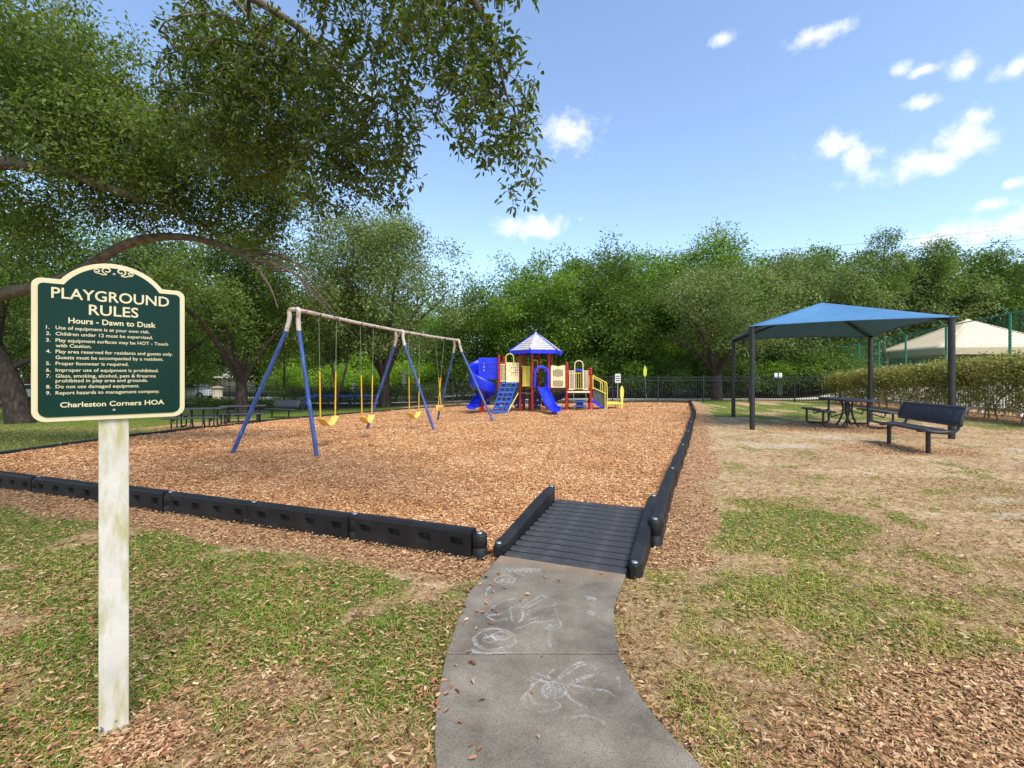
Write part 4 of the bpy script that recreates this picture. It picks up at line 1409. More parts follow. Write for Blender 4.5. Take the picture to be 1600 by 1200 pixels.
def make_swing(top, axis, z_seat, z_sleeve, label, twist=0.0, folded=False):
    g = H(top.x, top.y)
    t = thing('swing', label, 'swing', (top.x, top.y, g), math.atan2(axis.y, axis.x), 'belt swings on the swing set')
    half = 0.31
    zt = top.z - 0.04 - g
    zs = z_seat - g
    sw = 0.26 if not folded else 0.11
    for s in (-1, 1):
        tp = Vector((s * half, 0, zt))
        lo = Vector((s * sw * math.cos(twist), s * sw * math.sin(twist), zs + 0.17))
        md = lo.lerp(tp, (z_sleeve - g - lo.z) / (zt - lo.z))
        c = MB()
        nl = 46
        c.tube([tp.lerp(md, i / nl) for i in range(nl + 1)], [0.0075 if i % 2 else 0.0045 for i in range(nl + 1)], 5)
        ch = c.build('chain', M['chain'], t)
        c = MB()
        nl = 54
        c.tube([md.lerp(lo, i / nl) for i in range(nl + 1)], [0.0165 if i % 2 else 0.0125 for i in range(nl + 1)], 7)
        c.build('chain_sleeve', M['yellow_sleeve'], ch)
        MB().tube([tp + Vector((0, 0, -0.02)), tp + Vector((0, 0, 0.02))], 0.02, 8).tube(
            [tp + Vector((0, -0.05, 0.04)), tp + Vector((0, -0.03, 0.0)), tp + Vector((0, 0.03, 0.0)), tp + Vector((0, 0.05, 0.04))], 0.012, 6).build('hanger', M['fence_black'], t)
    # belt seat hanging in a curve
    mb = MB()

    def belt(u, v):
        a = (u * 2 - 1)
        x = a * sw
        z = zs + 0.17 * abs(a) ** 1.6
        y = (v - 0.5) * 0.17
        p = Vector((x, y, z - (0.03 * math.cos(a * 1.5) * (v - 0.5) if folded else 0)))
        return Matrix.Rotation(twist, 3, 'Z') @ p
    mb.grid(belt, 14, 3)
    mb.build('seat', M['belt'], t, solid=0.014)
    return t


ax1, ax2 = (SW_M - SW_N).normalized(), (SW_F - SW_M).normalized()
make_swing(SW_N.lerp(SW_M, 0.229), ax1, 0.41, 1.5, 'yellow belt swing nearest the front end of the swing frame', 0.0)
make_swing(SW_N.lerp(SW_M, 0.591), ax1, 0.31, 1.42, 'yellow belt swing second from the front, just before the middle legs', 0.05)
make_swing(SW_M.lerp(SW_F, 0.215), ax2, 0.20, 1.36, 'yellow belt swing just behind the middle legs of the frame', 0.0)
make_swing(SW_M.lerp(SW_F, 0.656), ax2, 0.30, 1.36, 'folded yellow belt swing at the far end of the swing frame', 0.9, True)

# ------------------------------------------------------------------ play structure
play = thing('play_structure', 'blue, red and yellow play structure with slides and a grey hexagonal roof', 'play structure', (0, 20.6, -0.06))
PC = Vector((1.04, 0, 0))
hexp = [(1.04 + 0.72 * math.cos(math.radians(a)), 0.72 * math.sin(math.radians(a))) for a in (15, 75, 135, 195, 255, 315)]
posts = [(x, y, 2.5) for x, y in hexp] + [(-0.555, -0.42, 2.33), (-0.36, 0.6, 2.3), (2.31, -0.55, 2.02), (2.46, 0.45, 2.0), (3.33, -0.55, 1.77), (3.44, 0.45, 1.77)]
for x, y, zt in posts:
    o = MB().tube([(x, y, -0.25), (x, y, zt)], 0.056, 12).build('post', M['play_red'], play)
    if zt < 2.4:
        MB().lathe([(0.060, 0), (0.060, 0.03), (0.04, 0.055), (0.0, 0.06)], (x, y, zt - 0.01), 12).build('post_cap', M['play_red'], o)
    for zc in (0.95, 1.55):
        MB().lathe([(0.064, 0), (0.068, 0.012), (0.068, 0.045), (0.064, 0.057)], (x, y, zc), 12).build('clamp', M['play_red'], o)
MB().lathe([(0.105, 0), (0.105, 0.4), (0.08, 0.43), (0.058, 0.44)], (3.33, -0.55, -0.1), 14).build('post_sleeve', M['play_red'], play)
# roof: six lapped panels, hips and fascia
RR = 1.14
for i in range(6):
    a0, a1 = math.radians(15 + 60 * i), math.radians(75 + 60 * i)
    e0, e1 = PC + Vector((RR * math.cos(a0), RR * math.sin(a0), 2.56)), PC + Vector((RR * math.cos(a1), RR * math.sin(a1), 2.56))
    ap = PC + Vector((0, 0, 3.34))
    mb = MB()
    nc = 8
    nrm = (e1 - e0).cross(ap - e0).normalized()
    for k in range(nc):
        t0, t1 = k / nc, (k + 1.08) / nc
        t1 = min(t1, 0.995)
        A, B = e0.lerp(ap, t0) + nrm * 0.022, e1.lerp(ap, t0) + nrm * 0.022
        C_, D = e1.lerp(ap, t1), e0.lerp(ap, t1)
        nseg = max(2, int(10 * (1 - t0)))
        for q in range(nseg):
            u0, u1 = q / nseg + 0.012, (q + 1) / nseg - 0.012
            lift = nrm * (0.004 * ((q * 7 + k * 3) % 3))
            p0, p1, p2, p3 = A.lerp(B, u0) + lift, A.lerp(B, u1) + lift, D.lerp(C_, u1), D.lerp(C_, u0)
            mb.add([p0, p1, p2, p3, p0 - nrm * 0.02, p1 - nrm * 0.02], [(0, 1, 2, 3), (4, 5, 1, 0)])
    mb.add([e0, e1, ap], [(0, 1, 2)])
    o = mb.build('roof_panel', M['play_roof'], play)
    MB().tube([e0 + Vector((0, 0, 0.02)), ap + Vector((0, 0, 0.02))], 0.026, 6).build('hip_cap', M['play_blue'] if i % 2 else M['play_roof'], o)
    MB().bar(e0 - Vector((0, 0, 0.075)), e1 - Vector((0, 0, 0.075)), 0.03, 0.15).build('fascia', M['play_blue'], o)
    c2 = PC + (e0 - PC) * 1.015
    MB().box((c2.x, c2.y, 2.52), (0.07, 0.07, 0.2), a0).build('corner_bracket', M['play_blue'], o)
MB().lathe([(0.05, 0), (0.05, 0.04), (0.0, 0.08)], (1.04, 0, 3.32), 10).build('finial', M['play_roof'], play)
# decks
MB().prism([(x, y) for x, y in hexp], 0.92, 0.98).build('deck', M['deck_brown'], play)
MB().prism([(-0.56, -0.42), (0.34, -0.24), (0.53, 0.5), (-0.36, 0.6)], 1.10, 1.16).build('deck', M['deck_brown'], play)
MB().prism([(1.6, -0.5), (2.31, -0.5), (2.46, 0.45), (1.75, 0.2)], 0.88, 0.94).build('deck', M['deck_brown'], play)
dk = MB().prism([(2.31, -0.52), (3.33, -0.52), (3.44, 0.45), (2.46, 0.45)], 0.76, 0.80).build('deck', M['deck_brown'], play)
MB().box((2.82, -0.56, 0.80), (0.98, 0.05, 0.07)).build('deck_edge', M['play_cream'], dk)


def trough(path_pts, width, wall, t_mat, name, parent, wall_out=None):
    """open slide: U section swept along a path"""
    mb = MB()
    P = smooth_path(path_pts, 6)
    n = len(P)
    wo = wall_out or wall
    prof = [(-0.5, wo), (-0.46, wo), (-0.42, 0.06), (-0.25, 0.0), (0.25, 0.0), (0.42, 0.06), (0.46, wall), (0.5, wall), (0.52, wall - 0.03), (0.46, -0.01), (0.25, -0.05), (-0.25, -0.05), (-0.46, -0.01), (-0.52, wo - 0.03)]
    k = len(prof)
    vs, fs = [], []
    for i, p in enumerate(P):
        t = P[min(i + 1, n - 1)] - P[max(i - 1, 0)]
        t = Vector((t.x, t.y, 0)).normalized()
        s = Vector((t.y, -t.x, 0))
        for a, z in prof:
            vs.append(p + s * a * width + Vector((0, 0, z)))
    for i in range(n - 1):
        for j in range(k):
            fs.append((i * k + j, i * k + (j + 1) % k, (i + 1) * k + (j + 1) % k, (i + 1) * k + j))
    fs += [tuple(range(k)), tuple((n - 1) * k + j for j in range(k))[::-1]]
    mb.add(vs, fs)
    return mb.build(name, t_mat, parent, bevel=0.008)


sd = Vector((math.cos(math.radians(285)), math.sin(math.radians(285)), 0))
s0 = PC + sd * 0.6
slide = trough([s0 + Vector((0, 0, 0.98)), s0 + sd * 0.25 + Vector((0, 0, 0.94)), s0 + sd * 0.75 + Vector((0, 0, 0.62)), s0 + sd * 1.25 + Vector((0, 0, 0.27)), s0 + sd * 1.6 + Vector((0, 0, 0.16)), s0 + sd * 1.85 + Vector((0, 0, 0.15))],
               0.46, 0.13, M['play_blue'], 'slide', play)
MB().tube([s0 + sd * 1.75 + Vector((0, 0, -0.1)), s0 + sd * 1.75 + Vector((0, 0, 0.12))], 0.1, 10).build('foot', M['play_dark_blue'], slide)


def hood(c, d, ro, ri, zleg, zc, depth, mat, parent):
    s = Vector((-d.y, d.x, 0))
    outline_o = [(-ro, zleg)] + [(ro * math.cos(math.radians(180 - 10 * i)), zc + ro * math.sin(math.radians(180 - 10 * i))) for i in range(19)] + [(ro, zleg)]
    outline_i = [(-ri, zleg)] + [(ri * math.cos(math.radians(180 - 10 * i)), zc + ri * 0.92 * math.sin(math.radians(180 - 10 * i))) for i in range(19)] + [(ri, zleg)]
    n = len(outline_o)
    vs, fs = [], []
    for off in (-depth / 2, depth / 2):
        for (a, z) in outline_o + outline_i:
            vs.append(c + d * off + s * a + Vector((0, 0, z)))
    for i in range(n - 1):
        fs.append((i, i + 1, n + i + 1, n + i))
        fs.append((2 * n + i, 3 * n + i, 3 * n + i + 1, 2 * n + i + 1))
        fs.append((i, 2 * n + i, 2 * n + i + 1, i + 1))
        fs.append((n + i, n + i + 1, 3 * n + i + 1, 3 * n + i))
    mb = MB()
    mb.add(vs, fs)
    return mb.build('hood', mat, parent, bevel=0.02)


hood(PC + sd * 0.66, sd, 0.33, 0.25, 1.0, 1.58, 0.26, M['play_blue'], slide)
for k in range(3):
    a = PC - sd * 0.5 + Vector((-0.1 + 0.1 * k, 0, 0))
    MB().tube([a + Vector((0, 0, 1.0)), a + Vector((0, 0, 1.65))], 0.018, 6).build('bar', M['play_yellow'], play)


def plate(x0, x1, y0, y1, z0, z1, t, mat, name, parent, top=None):
    """vertical panel between two plan points"""
    a, b = Vector((x0, y0, 0)), Vector((x1, y1, 0))
    d = (b - a)
    L = d.length
    ang = math.atan2(d.y, d.x)
    pts = top or [(0, z0), (L, z0), (L, z1), (0, z1)]
    if top:
        pts = [(0, z0), (L, z0)] + [(q * L, z) for q, z in top]
    Mx = Matrix.Translation(a) @ Matrix.Rotation(ang, 4, 'Z')
    return MB().plate(pts, t, Mx).build(name, mat, parent, bevel=0.008), Mx, L


# cream panel above the climber; dark bars painted in for shaded cut-outs
o, Mx, L = plate(-0.25, 0.30, -0.46, -0.30, 1.2, 2.05, 0.03, M['play_cream'], 'activity_panel', play)
rr_ = random.Random(3)
for r_ in range(5):
    for c_ in range(5):
        if rr_.random() < 0.78:
            p = Mx @ Vector((0.16 + 0.08 * c_, -0.019, 1.93 - 0.105 * r_))
            MB().box(p, (rr_.choice((0.018, 0.036)), 0.008, rr_.choice((0.055, 0.065))), math.atan2(0.16, 0.55)).build('cut_out_shade', M['slot_shade'], o)
# cream window panel between hexagon and right deck
top = [(1, 1.90), (0.9, 1.93), (0.6, 1.89), (0.5, 1.87), (0.4, 1.89), (0.1, 1.93), (0, 1.90)]
o, Mx, L = plate(1.64, 2.25, -0.55, -0.57, 0.98, 1.9, 0.03, M['play_cream'], 'activity_panel', play, top)
for r_ in range(2):
    for c_ in range(5):
        zc, hh = (1.6, 0.30) if r_ == 0 else (1.16, 0.26)
        hh -= 0.03 * (c_ in (0, 4)) - (0.04 if (c_ == 2 and r_ == 0) else 0)
        p = Mx @ Vector((0.135 + 0.085 * c_, -0.019, zc))
        MB().box(p, (0.045, 0.008, hh)).build('window_slot_shade', M['slot_shade'], o)  # dark bar on the panel face paints in the slot's shade
# yellow slatted barrier
o = MB().box((0.61, -0.5, 1.87), (0.36, 0.03, 0.04)).box((0.61, -0.5, 1.06), (0.36, 0.03, 0.04)).build('barrier', M['play_yellow'], play)
for k in range(6):
    MB().box((0.47 + 0.056 * k, -0.5, 1.465), (0.036, 0.02, 0.78)).build('slat', M['play_yellow'], o)


def bars(x0, x1, y, z0, z1, n, mat, name='railing'):
    r = MB().tube([(x0, y, z1), (x1, y, z1)], 0.02, 6).tube([(x0, y, z0), (x1, y, z0)], 0.02, 6).build(name, mat, play)
    for k in range(n):
        x = x0 + (x1 - x0) * (k + 0.5) / n
        MB().tube([(x, y, z0), (x, y, z1)], 0.015, 6).build('bar', mat, r)
    return r


bars(-0.5, -0.28, -0.42, 1.25, 1.97, 4, M['play_cream'])
bars(2.40, 2.64, -0.56, 0.90, 1.68, 4, M['play_cream'])
bars(3.00, 3.24, -0.56, 0.90, 1.68, 4, M['play_cream'])
bars(2.52, 3.40, 0.46, 0.90, 1.60, 9, M['play_yellow'])


def arch_handle(x0, x1, y, zb, zt, mat):
    r = (x1 - x0) / 2
    c = ((x0 + x1) / 2, y, zt - r)
    pts = [Vector((x0, y, zb))] + arc_pts(c, r, 180, 0, 10, (1, 0, 0), (0, 0, 1)) + [Vector((x1, y, zb))]
    return MB().tube(pts, 0.021, 8).build('hand_loop', mat, play)


arch_handle(-0.26, 0.07, -0.44, 2.0, 2.42, M['play_yellow'])
arch_handle(2.65, 3.0, -0.58, 0.92, 2.12, M['play_cream'])
arch_handle(0.94, 1.14, 0.5, 1.6, 2.2, M['play_yellow'])
# grid climber leaning out of the left deck
cl = thing('climber_frame', None, None)
cl.parent = play
tl, tr, bl, br = Vector((-0.43, -0.46, 1.16)), Vector((0.21, -0.36, 1.16)), Vector((-0.79, -1.3, -0.02)), Vector((-0.21, -1.22, -0.02))
for k in range(4):
    a, b = tl.lerp(tr, k / 3), bl.lerp(br, k / 3)
    MB().bar(a, b, 0.045, 0.06).build('upright', M['ladder_blue'], cl)
for k in range(7):
    a, b = tl.lerp(bl, k / 6 * 0.98), tr.lerp(br, k / 6 * 0.98)
    MB().bar(a, b, 0.12 if k % 2 == 0 else 0.075, 0.04, (0, -0.6, 0.8)).build('rung', M['ladder_blue'], cl)
for k in range(6):
    a, b = tl.lerp(bl, (k + 0.5) / 6), tr.lerp(br, (k + 0.5) / 6)
    p0, p1 = a.lerp(b, 0.02), a.lerp(b, 0.32)
    MB().bar(p0 + Vector((0, 0.03, -0.02)), p1 + Vector((0, 0.03, -0.02)), 0.12, 0.03, (0, -0.6, 0.8)).build('foothold', M['play_dark_blue'], cl)
    p0, p1 = a.lerp(b, 0.68), a.lerp(b, 0.98)
    MB().bar(p0 + Vector((0, 0.03, -0.02)), p1 + Vector((0, 0.03, -0.02)), 0.12, 0.03, (0, -0.6, 0.8)).build('foothold', M['play_dark_blue'], cl)
MB().tube([(-0.2, -1.2, -0.05), (0.26, -0.4, 0.74)], 0.022, 6).build('climber_brace', M['play_yellow'], play)
# navy panels below the hexagon deck
for cx in (0.30, 1.04):
    pts = [(0.26 * math.cos(math.radians(a)), 0.40 + 0.36 * math.sin(math.radians(a))) for a in range(0, 360, 30)]
    pn = MB().plate(pts, 0.04, Matrix.Translation((cx, 0.1, 0))).build('lower_panel', M['play_dark_blue'], play)
    for dx, dz in ((0.08, 0.42), (-0.1, 0.2), (0.12, 0.2)):
        MB().box((cx + dx, 0.07, dz), (0.07, 0.01, 0.06)).build('white_mark', M['sign_white'], pn)  # white patches in place of the pale holes through the panel
MB().tube([(0.3, -0.2, 0.74), (0.86, -0.7, 0.74)], 0.02, 6).build('cross_bar', M['steel'], play)
MB().box((0.78, 0.0, 0.45), (0.14, 0.05, 0.9)).build('kick_panel', M['deck_brown'], play)
# spiral slide on the left: covered entry and helical trough
entry = MB()
nseg = 12


def tunnel(u, v):
    x = -0.58 - u * 0.86
    a = math.radians(-20 + 220 * v)
    return Vector((x, 0.14 + 0.42 * math.cos(a), 1.78 + (0.46 - 0.05 * u) * math.sin(a)))


entry.grid(tunnel, 8, 16)
sp_t = entry.build('spiral_slide', M['play_blue'], play, solid=0.03)
for sgn in (-1,):
    pl = MB().box((-1.02, -0.30, 1.79), (0.84, 0.03, 0.92)).build('side_panel', M['play_blue'], sp_t, bevel=0.02)
    for k in range(7):
        for q in range(3):
            MB().box((-1.28 + 0.1 * k, -0.318, 1.55 + 0.2 * q + 0.03 * (k % 2)), (0.085, 0.008, 0.022), M=Matrix.Rotation(math.radians(50), 3, 'Y')).build('groove', M['play_dark_blue'], pl)
    MB().box((-1.20, -0.319, 1.86), (0.02, 0.006, 0.10)).box((-1.20, -0.319, 2.0), (0.02, 0.006, 0.07)).box((-1.20, -0.319, 1.72), (0.02, 0.006, 0.07)).build('white_mark', M['sign_white'], pl)


def helix(u, v):
    ang = math.radians(95 + 440 * u)
    z = 1.32 - 1.12 * u ** 0.95
    # v runs across: inner lip, bed, outer wall
    if v < 0.2:
        r, dz = 0.14 + 0.02 * v, 0.16 * (1 - v / 0.2)
    elif v < 0.65:
        r, dz = 0.15 + (v - 0.2) / 0.45 * 0.40, -0.03 * math.sin((v - 0.2) / 0.45 * math.pi)
    else:
        w = (v - 0.65) / 0.35
        hh = 0.95 - 0.55 * ss(np.array(u / 0.6)).item()
        r, dz = 0.55 + 0.05 * math.sin(w * 1.6), w * hh * (1 - 0.75 * ss(np.array((u - 0.82) / 0.18)).item())
    return Vector((-1.28 + r * math.cos(ang), 0.14 + r * math.sin(ang), z + dz))


hl = MB()
hl.grid(helix, 60, 14)
hl.build('helical_chute', M['play_blue'], sp_t, solid=0.025)
MB().tube([(-1.28, 0.14, -0.2), (-1.28, 0.14, 1.4)], 0.06, 10).build('centre_post', M['play_red'], sp_t)
MB().tube([(-1.35, -0.35, -0.2), (-1.35, -0.35, 0.16)], 0.05, 10).build('support', M['play_red'], sp_t)
trough([(-1.10, 0.72, 0.24), (-1.45, 0.45, 0.17), (-1.62, 0.05, 0.13), (-1.72, -0.45, 0.12)], 0.44, 0.11, M['play_blue'], 'slide_exit', sp_t)
# rear slide on the right deck
bs = hood(Vector((2.94, 0.55, 0)), Vector((0.1, 1, 0)).normalized(), 0.30, 0.22, 0.82, 1.50, 0.24, M['play_blue'], play)
bs.name = 'rear_slide'
trough([(2.9, 0.62, 0.8), (2.7, 0.9, 0.7), (2.2, 1.2, 0.42), (1.7, 1.35, 0.18), (1.4, 1.4, 0.14)], 0.44, 0.14, M['play_dark_blue'], 'chute', bs)
# hanging steps below the right deck
st = MB().box((2.86, -0.62, 0.40), (0.5, 0.2, 0.05)).box((2.86, -0.74, 0.22), (0.5, 0.2, 0.06)).build('step', M['ladder_blue'], play)
for sx in (2.60, 3.12):
    MB().tube([(sx, -0.58, 0.78), (sx, -0.84, -0.1)], 0.012, 6).build('rod', M['steel'], st)
MB().box((2.86, -0.6, 0.30), (0.3, 0.04, 0.34)).build('riser', M['play_dark_blue'], st)
MB().lathe([(0.16, 0), (0.16, 0.06), (0.1, 0.09), (0, 0.1)], (2.75, -0.8, -0.1), 12).build('step_pod', M['deck_brown'], play)
# stair with yellow rails at the right end
stair = MB().plate([(0, 0.52), (0.62, 0.02), (0.66, -0.12), (0.5, -0.12), (0.38, 0.12), (0, 0.34)], 0.05, Matrix.Translation((3.42, -0.56, 0))).build('stair', M['play_blue'], play)
MB().plate([(0.02, 0.52), (0.60, 0.10), (0.60, 0.72), (0.02, 1.0)], 0.03, Matrix.Translation((3.40, -0.54, 0))).build('side_panel', M['grey_panel'], stair)
for k in range(4):
    MB().box((3.5 + 0.15 * k, -0.1, 0.56 - 0.14 * k), (0.17, 0.86, 0.04)).build('tread', M['deck_brown'], stair)
for yy_ in (-0.6, 0.4):
    rl = MB().tube(smooth_path([(3.42, yy_, 0.92), (3.42, yy_, 1.46), (3.5, yy_, 1.44), (3.92, yy_, 1.22), (4.0, yy_, 1.12), (4.02, yy_, 0.5), (3.98, yy_, -0.1)], 4), 0.021, 8).build('handrail', M['play_yellow'], stair)
    MB().tube([(3.42, yy_, 0.98), (3.98, yy_, 0.72)], 0.019, 8).build('mid_rail', M['play_yellow'], rl)
    MB().tube([(3.92, yy_ - 0.01, 1.2), (3.93, yy_ - 0.01, -0.1)], 0.019, 8).build('baluster', M['play_yellow'], rl)
tp = MB().box((4.30, -0.15, 0.31), (0.66, 0.85, 0.09)).build('transfer_platform', M['play_yellow'], play, bevel=0.01)
for xx_, yy_ in ((4.02, -0.54), (4.55, -0.54), (4.02, 0.24), (4.55, 0.24)):
    MB().tube([(xx_, yy_, -0.2), (xx_, yy_, 0.28)], 0.022, 6).build('leg', M['play_yellow'], tp)
pts = [(-0.05, 0), (0.05, 0), (0.05, 0.62), (0.085, 0.72), (0.085, 0.98), (0.05, 1.1), (0, 1.16), (-0.05, 1.1), (-0.085, 0.98), (-0.085, 0.72), (-0.05, 0.62)]
MB().plate([(x, z - 0.1) for x, z in pts], 0.05, Matrix.Translation((4.66, -0.5, 0)) @ Matrix.Rotation(0.35, 4, 'Z')).build('grab_paddle', M['play_yellow'], play, bevel=0.01)

# ------------------------------------------------------------------ shade canopy
cc = [(6.33, 12.48), (9.84, 10.6), (11.5, 15.2), (7.62, 16.3)]
zt_ = [2.70, 2.70, 2.64, 2.62]
cx, cy = sum(p[0] for p in cc) / 4, sum(p[1] for p in cc) / 4
shade = thing('shade_canopy', 'blue fabric hip shade canopy on four black posts above the picnic table', 'shade canopy', (cx, cy, 0))
S0 = Vector((cx, cy, 0))
for (x, y), z in zip(cc, zt_):
    p = MB().tube([(x - cx, y - cy, -0.2), (x - cx, y - cy, z)], 0.065, 14).build('post', M['post_black'], shade)
    MB().lathe([(0.072, 0), (0.072, 0.05), (0.05, 0.07), (0, 0.075)], (x - cx, y - cy, z - 0.02), 14).build('cap', M['post_black'], p)
apex = Vector((0.1, 0.0, 3.52))
ce_ = [Vector((x - cx, y - cy, z + 0.02)) for (x, y), z in zip(cc, zt_)]
for i in range(4):
    MB().tube([ce_[i] - Vector((0, 0, 0.06)), ce_[i].lerp(apex, 0.5) - Vector((0, 0, 0.075)), apex - Vector((0, 0, 0.07))], 0.032, 8).build('rafter', M['post_black'], shade)
    a, b = ce_[i] * 1.0, ce_[(i + 1) % 4] * 1.0
    a = a + Vector((a.x, a.y, 0)).normalized() * 0.12
    b = b + Vector((b.x, b.y, 0)).normalized() * 0.12

    def cloth(u, v, a=a, b=b):
        e = a.lerp(b, u)
        sag = math.sin(u * math.pi)
        e = e + (Vector((0, 0, e.z)) - e) * 0.085 * sag + Vector((0, 0, 0.05 * sag))
        p = e.lerp(apex, v)
        p.z -= 0.10 * math.sin(v * math.pi) * sag
        return p
    mb = MB()
    mb.grid(cloth, 16, 10)
    f = mb.build('fabric_panel', M['canopy'], shade, solid=0.006)
    hem = [cloth(u / 16, 0) - Vector((0, 0, 0.006)) for u in range(17)]
    MB().tube(hem, 0.014, 6).build('hem', M['canopy'], f)

# ------------------------------------------------------------------ picnic tables and benches
def bench_plank(mb, c, L, w, z, ang=0.0):
    """coated slab with rolled edges"""
    mb.box((c[0], c[1], z), (w, L, 0.035), ang)
    s, d = Vector((math.cos(ang), math.sin(ang), 0)), Vector((-math.sin(ang), math.cos(ang), 0))
    C3 = Vector((c[0], c[1], z - 0.008))
    for k in (-1, 1):
        mb.tube([C3 + s * (k * w / 2) - d * L / 2, C3 + s * (k * w / 2) + d * L / 2], 0.024, 8)
        mb.tube([C3 + d * (k * L / 2) - s * w / 2, C3 + d * (k * L / 2) + s * w / 2], 0.024, 8)
    return mb


def picnic_table(label, loc, rz, group, L=1.83, split=False):
    t = thing('picnic_table', label, 'picnic table', loc, rz, group)
    top_ = bench_plank(MB(), (0, 0), L, 0.76, 0.75).build('table_top', M['navy'], t)
    if split:
        bench_plank(MB(), (-0.74, -0.52), 0.72, 0.26, 0.445).build('seat', M['navy'], t)
        bench_plank(MB(), (-0.74, 0.52), 0.72, 0.26, 0.445).build('seat', M['navy'], t)
    else:
        bench_plank(MB(), (-0.74, 0), L, 0.26, 0.445).build('seat', M['navy'], t)
    bench_plank(MB(), (0.74, 0), L, 0.26, 0.445).build('seat', M['navy'], t)
    for y in (-0.62, 0.62):
        for s in (-1, 1):
            loop = [Vector((s * 0.82, y, 0.43)), Vector((s * 0.82, y, 0.10)), Vector((s * 0.76, y, 0.03)), Vector((s * 0.30, y, 0.03)), Vector((s * 0.24, y, 0.10)), Vector((s * 0.24, y, 0.73))]
            MB().tube(loop, 0.029, 8).build('leg_loop', M['post_black'], t)
            MB().tube([(s * 0.66, y, 0.43), (s * 0.62, y, 0.3), (s * 0.27, y, 0.42)], 0.02, 6).build('brace', M['post_black'], t)
    for y in (-0.2, 0.2):
        for s in (-1, 1):
            MB().tube(smooth_path([(s * 0.06, y, 0.74), (s * 0.03, y, 0.45), (s * 0.09, y, 0.2), (s * 0.2, y, 0.0)], 4), 0.028, 8).build('centre_leg', M['post_black'], t)
    return t


picnic_table('dark metal picnic table with split seats under the blue shade canopy', (9.45, 13.35, 0), math.radians(-14), 'dark metal picnic tables', split=True)
picnic_table('dark metal picnic table beyond the left border, nearest the sign', (-12.35, 18.6, H(-12.35, 18.6)), math.radians(-72), 'dark metal picnic tables')
picnic_table('dark metal picnic table beside the oak trunk, next to the far bench', (-12.15, 21.4, H(-12.15, 21.4)), math.radians(-66), 'dark metal picnic tables')


def park_bench(label, loc, rz):
    """seat runs along local y, back on the +x side"""
    t = thing('park_bench', label, 'bench', loc, rz, 'dark metal benches with backs')
    L = 1.86
    sm = MB()

    def seat(u, v):
        y = (u - 0.5) * L
        if v < 0.6:
            w = v / 0.6
            return Vector((-0.2 + 0.4 * w, y, 0.45 - 0.03 * math.sin(w * math.pi) - 0.02 * w))
        w = (v - 0.6) / 0.4
        a = w * math.radians(78)
        return Vector((0.2 + 0.13 * math.sin(a), y, 0.43 + 0.13 * (1 - math.cos(a))))

    def seat_only(u, v):
        return seat(u, v * 0.6)
    sm.grid(seat_only, 10, 6)
    sm.build('seat', M['navy'], t, solid=0.03)
    for k in (-1, 1):
        MB().tube([(-0.2, -L / 2, 0.44), (-0.2, L / 2, 0.44)] if k < 0 else [(0.2, -L / 2, 0.425), (0.2, L / 2, 0.425)], 0.026, 8).build('seat_edge', M['navy'], t)
    bk = MB()

    def back(u, v):
        y = (u - 0.5) * L
        return Vector((0.33 + 0.10 * v - 0.03 * math.sin(v * math.pi), y, 0.54 + 0.30 * v))
    bk.grid(back, 10, 6)
    bo = bk.build('backrest', M['navy'], t, solid=0.03)
    ring = [back(0, v / 6) for v in range(7)] + [back(u / 8, 1) for u in range(9)] + [back(1, 1 - v / 6) for v in range(7)] + [back(1 - u / 8, 0) for u in range(9)]
    ded = [ring[0]]
    for p in ring[1:]:
        if (p - ded[-1]).length > 1e-4 and (p - ded[0]).length > 1e-4:
            ded.append(p)
    MB().tube(ded, 0.03, 8, closed=True).build('rolled_edge', M['navy'], bo)
    for y in (-0.64, 0.64):
        MB().tube([(0, y, -0.2), (0, y, 0.40)], 0.038, 10).build('leg', M['post_black'], t)
        MB().bar((-0.17, y, 0.40), (0.2, y, 0.40), 0.07, 0.03).build('bracket', M['post_black'], t)
    for y in (-0.78, 0.78):
        MB().tube(smooth_path([(-0.1, y, 0.405), (0.2, y, 0.39), (0.36, y, 0.44), (0.39, y, 0.56), (0.43, y, 0.76)], 4), 0.027, 8).build('arm_support', M['post_black'], t)
    return t


park_bench('dark metal bench with back and two thick legs, right of the shade canopy', (7.72, 9.25, 0), math.radians(-12.7))
park_bench('dark metal bench with back beyond the left border, beside the picnic tables', (-11.55, 23.6, H(-11.55, 23.6)), math.radians(62))

# ------------------------------------------------------------------ walks and street beyond the fence
def ribbon(name, line, w, lift, mat, n=6):
    P = smooth_path([(x, y, 0) for x, y in line], n)
    vs, fs = [], []
    K = 4
    for i, p in enumerate(P):
        t = P[min(i + 1, len(P) - 1)] - P[max(i - 1, 0)]
        s = Vector((-t.y, t.x, 0)).normalized()
        for j in range(K + 1):
            q = p + s * w * (j / K - 0.5)
            vs.append((q.x, q.y, H(q.x, q.y) + lift))
        if i:
            for j in range(K):
                a = (i - 1) * (K + 1) + j
                fs.append((a, a + 1, a + K + 2, a + K + 1))
    o = MB().add(vs, fs, True).build(name, mat)
    return tag(o, kind='structure')


ribbon('sidewalk', [(24, 28.6), (14, 28.6), (6, 28.9), (0, 31.0), (-6, 34.2), (-14, 36.6), (-30, 37.6), (-60, 38)], 1.5, 0.02, M['concrete_walk'])
ribbon('street', [(10, 49), (-6, 46), (-20, 44.5), (-60, 44), (-110, 46)], 8.5, 0.012, M['asphalt'])

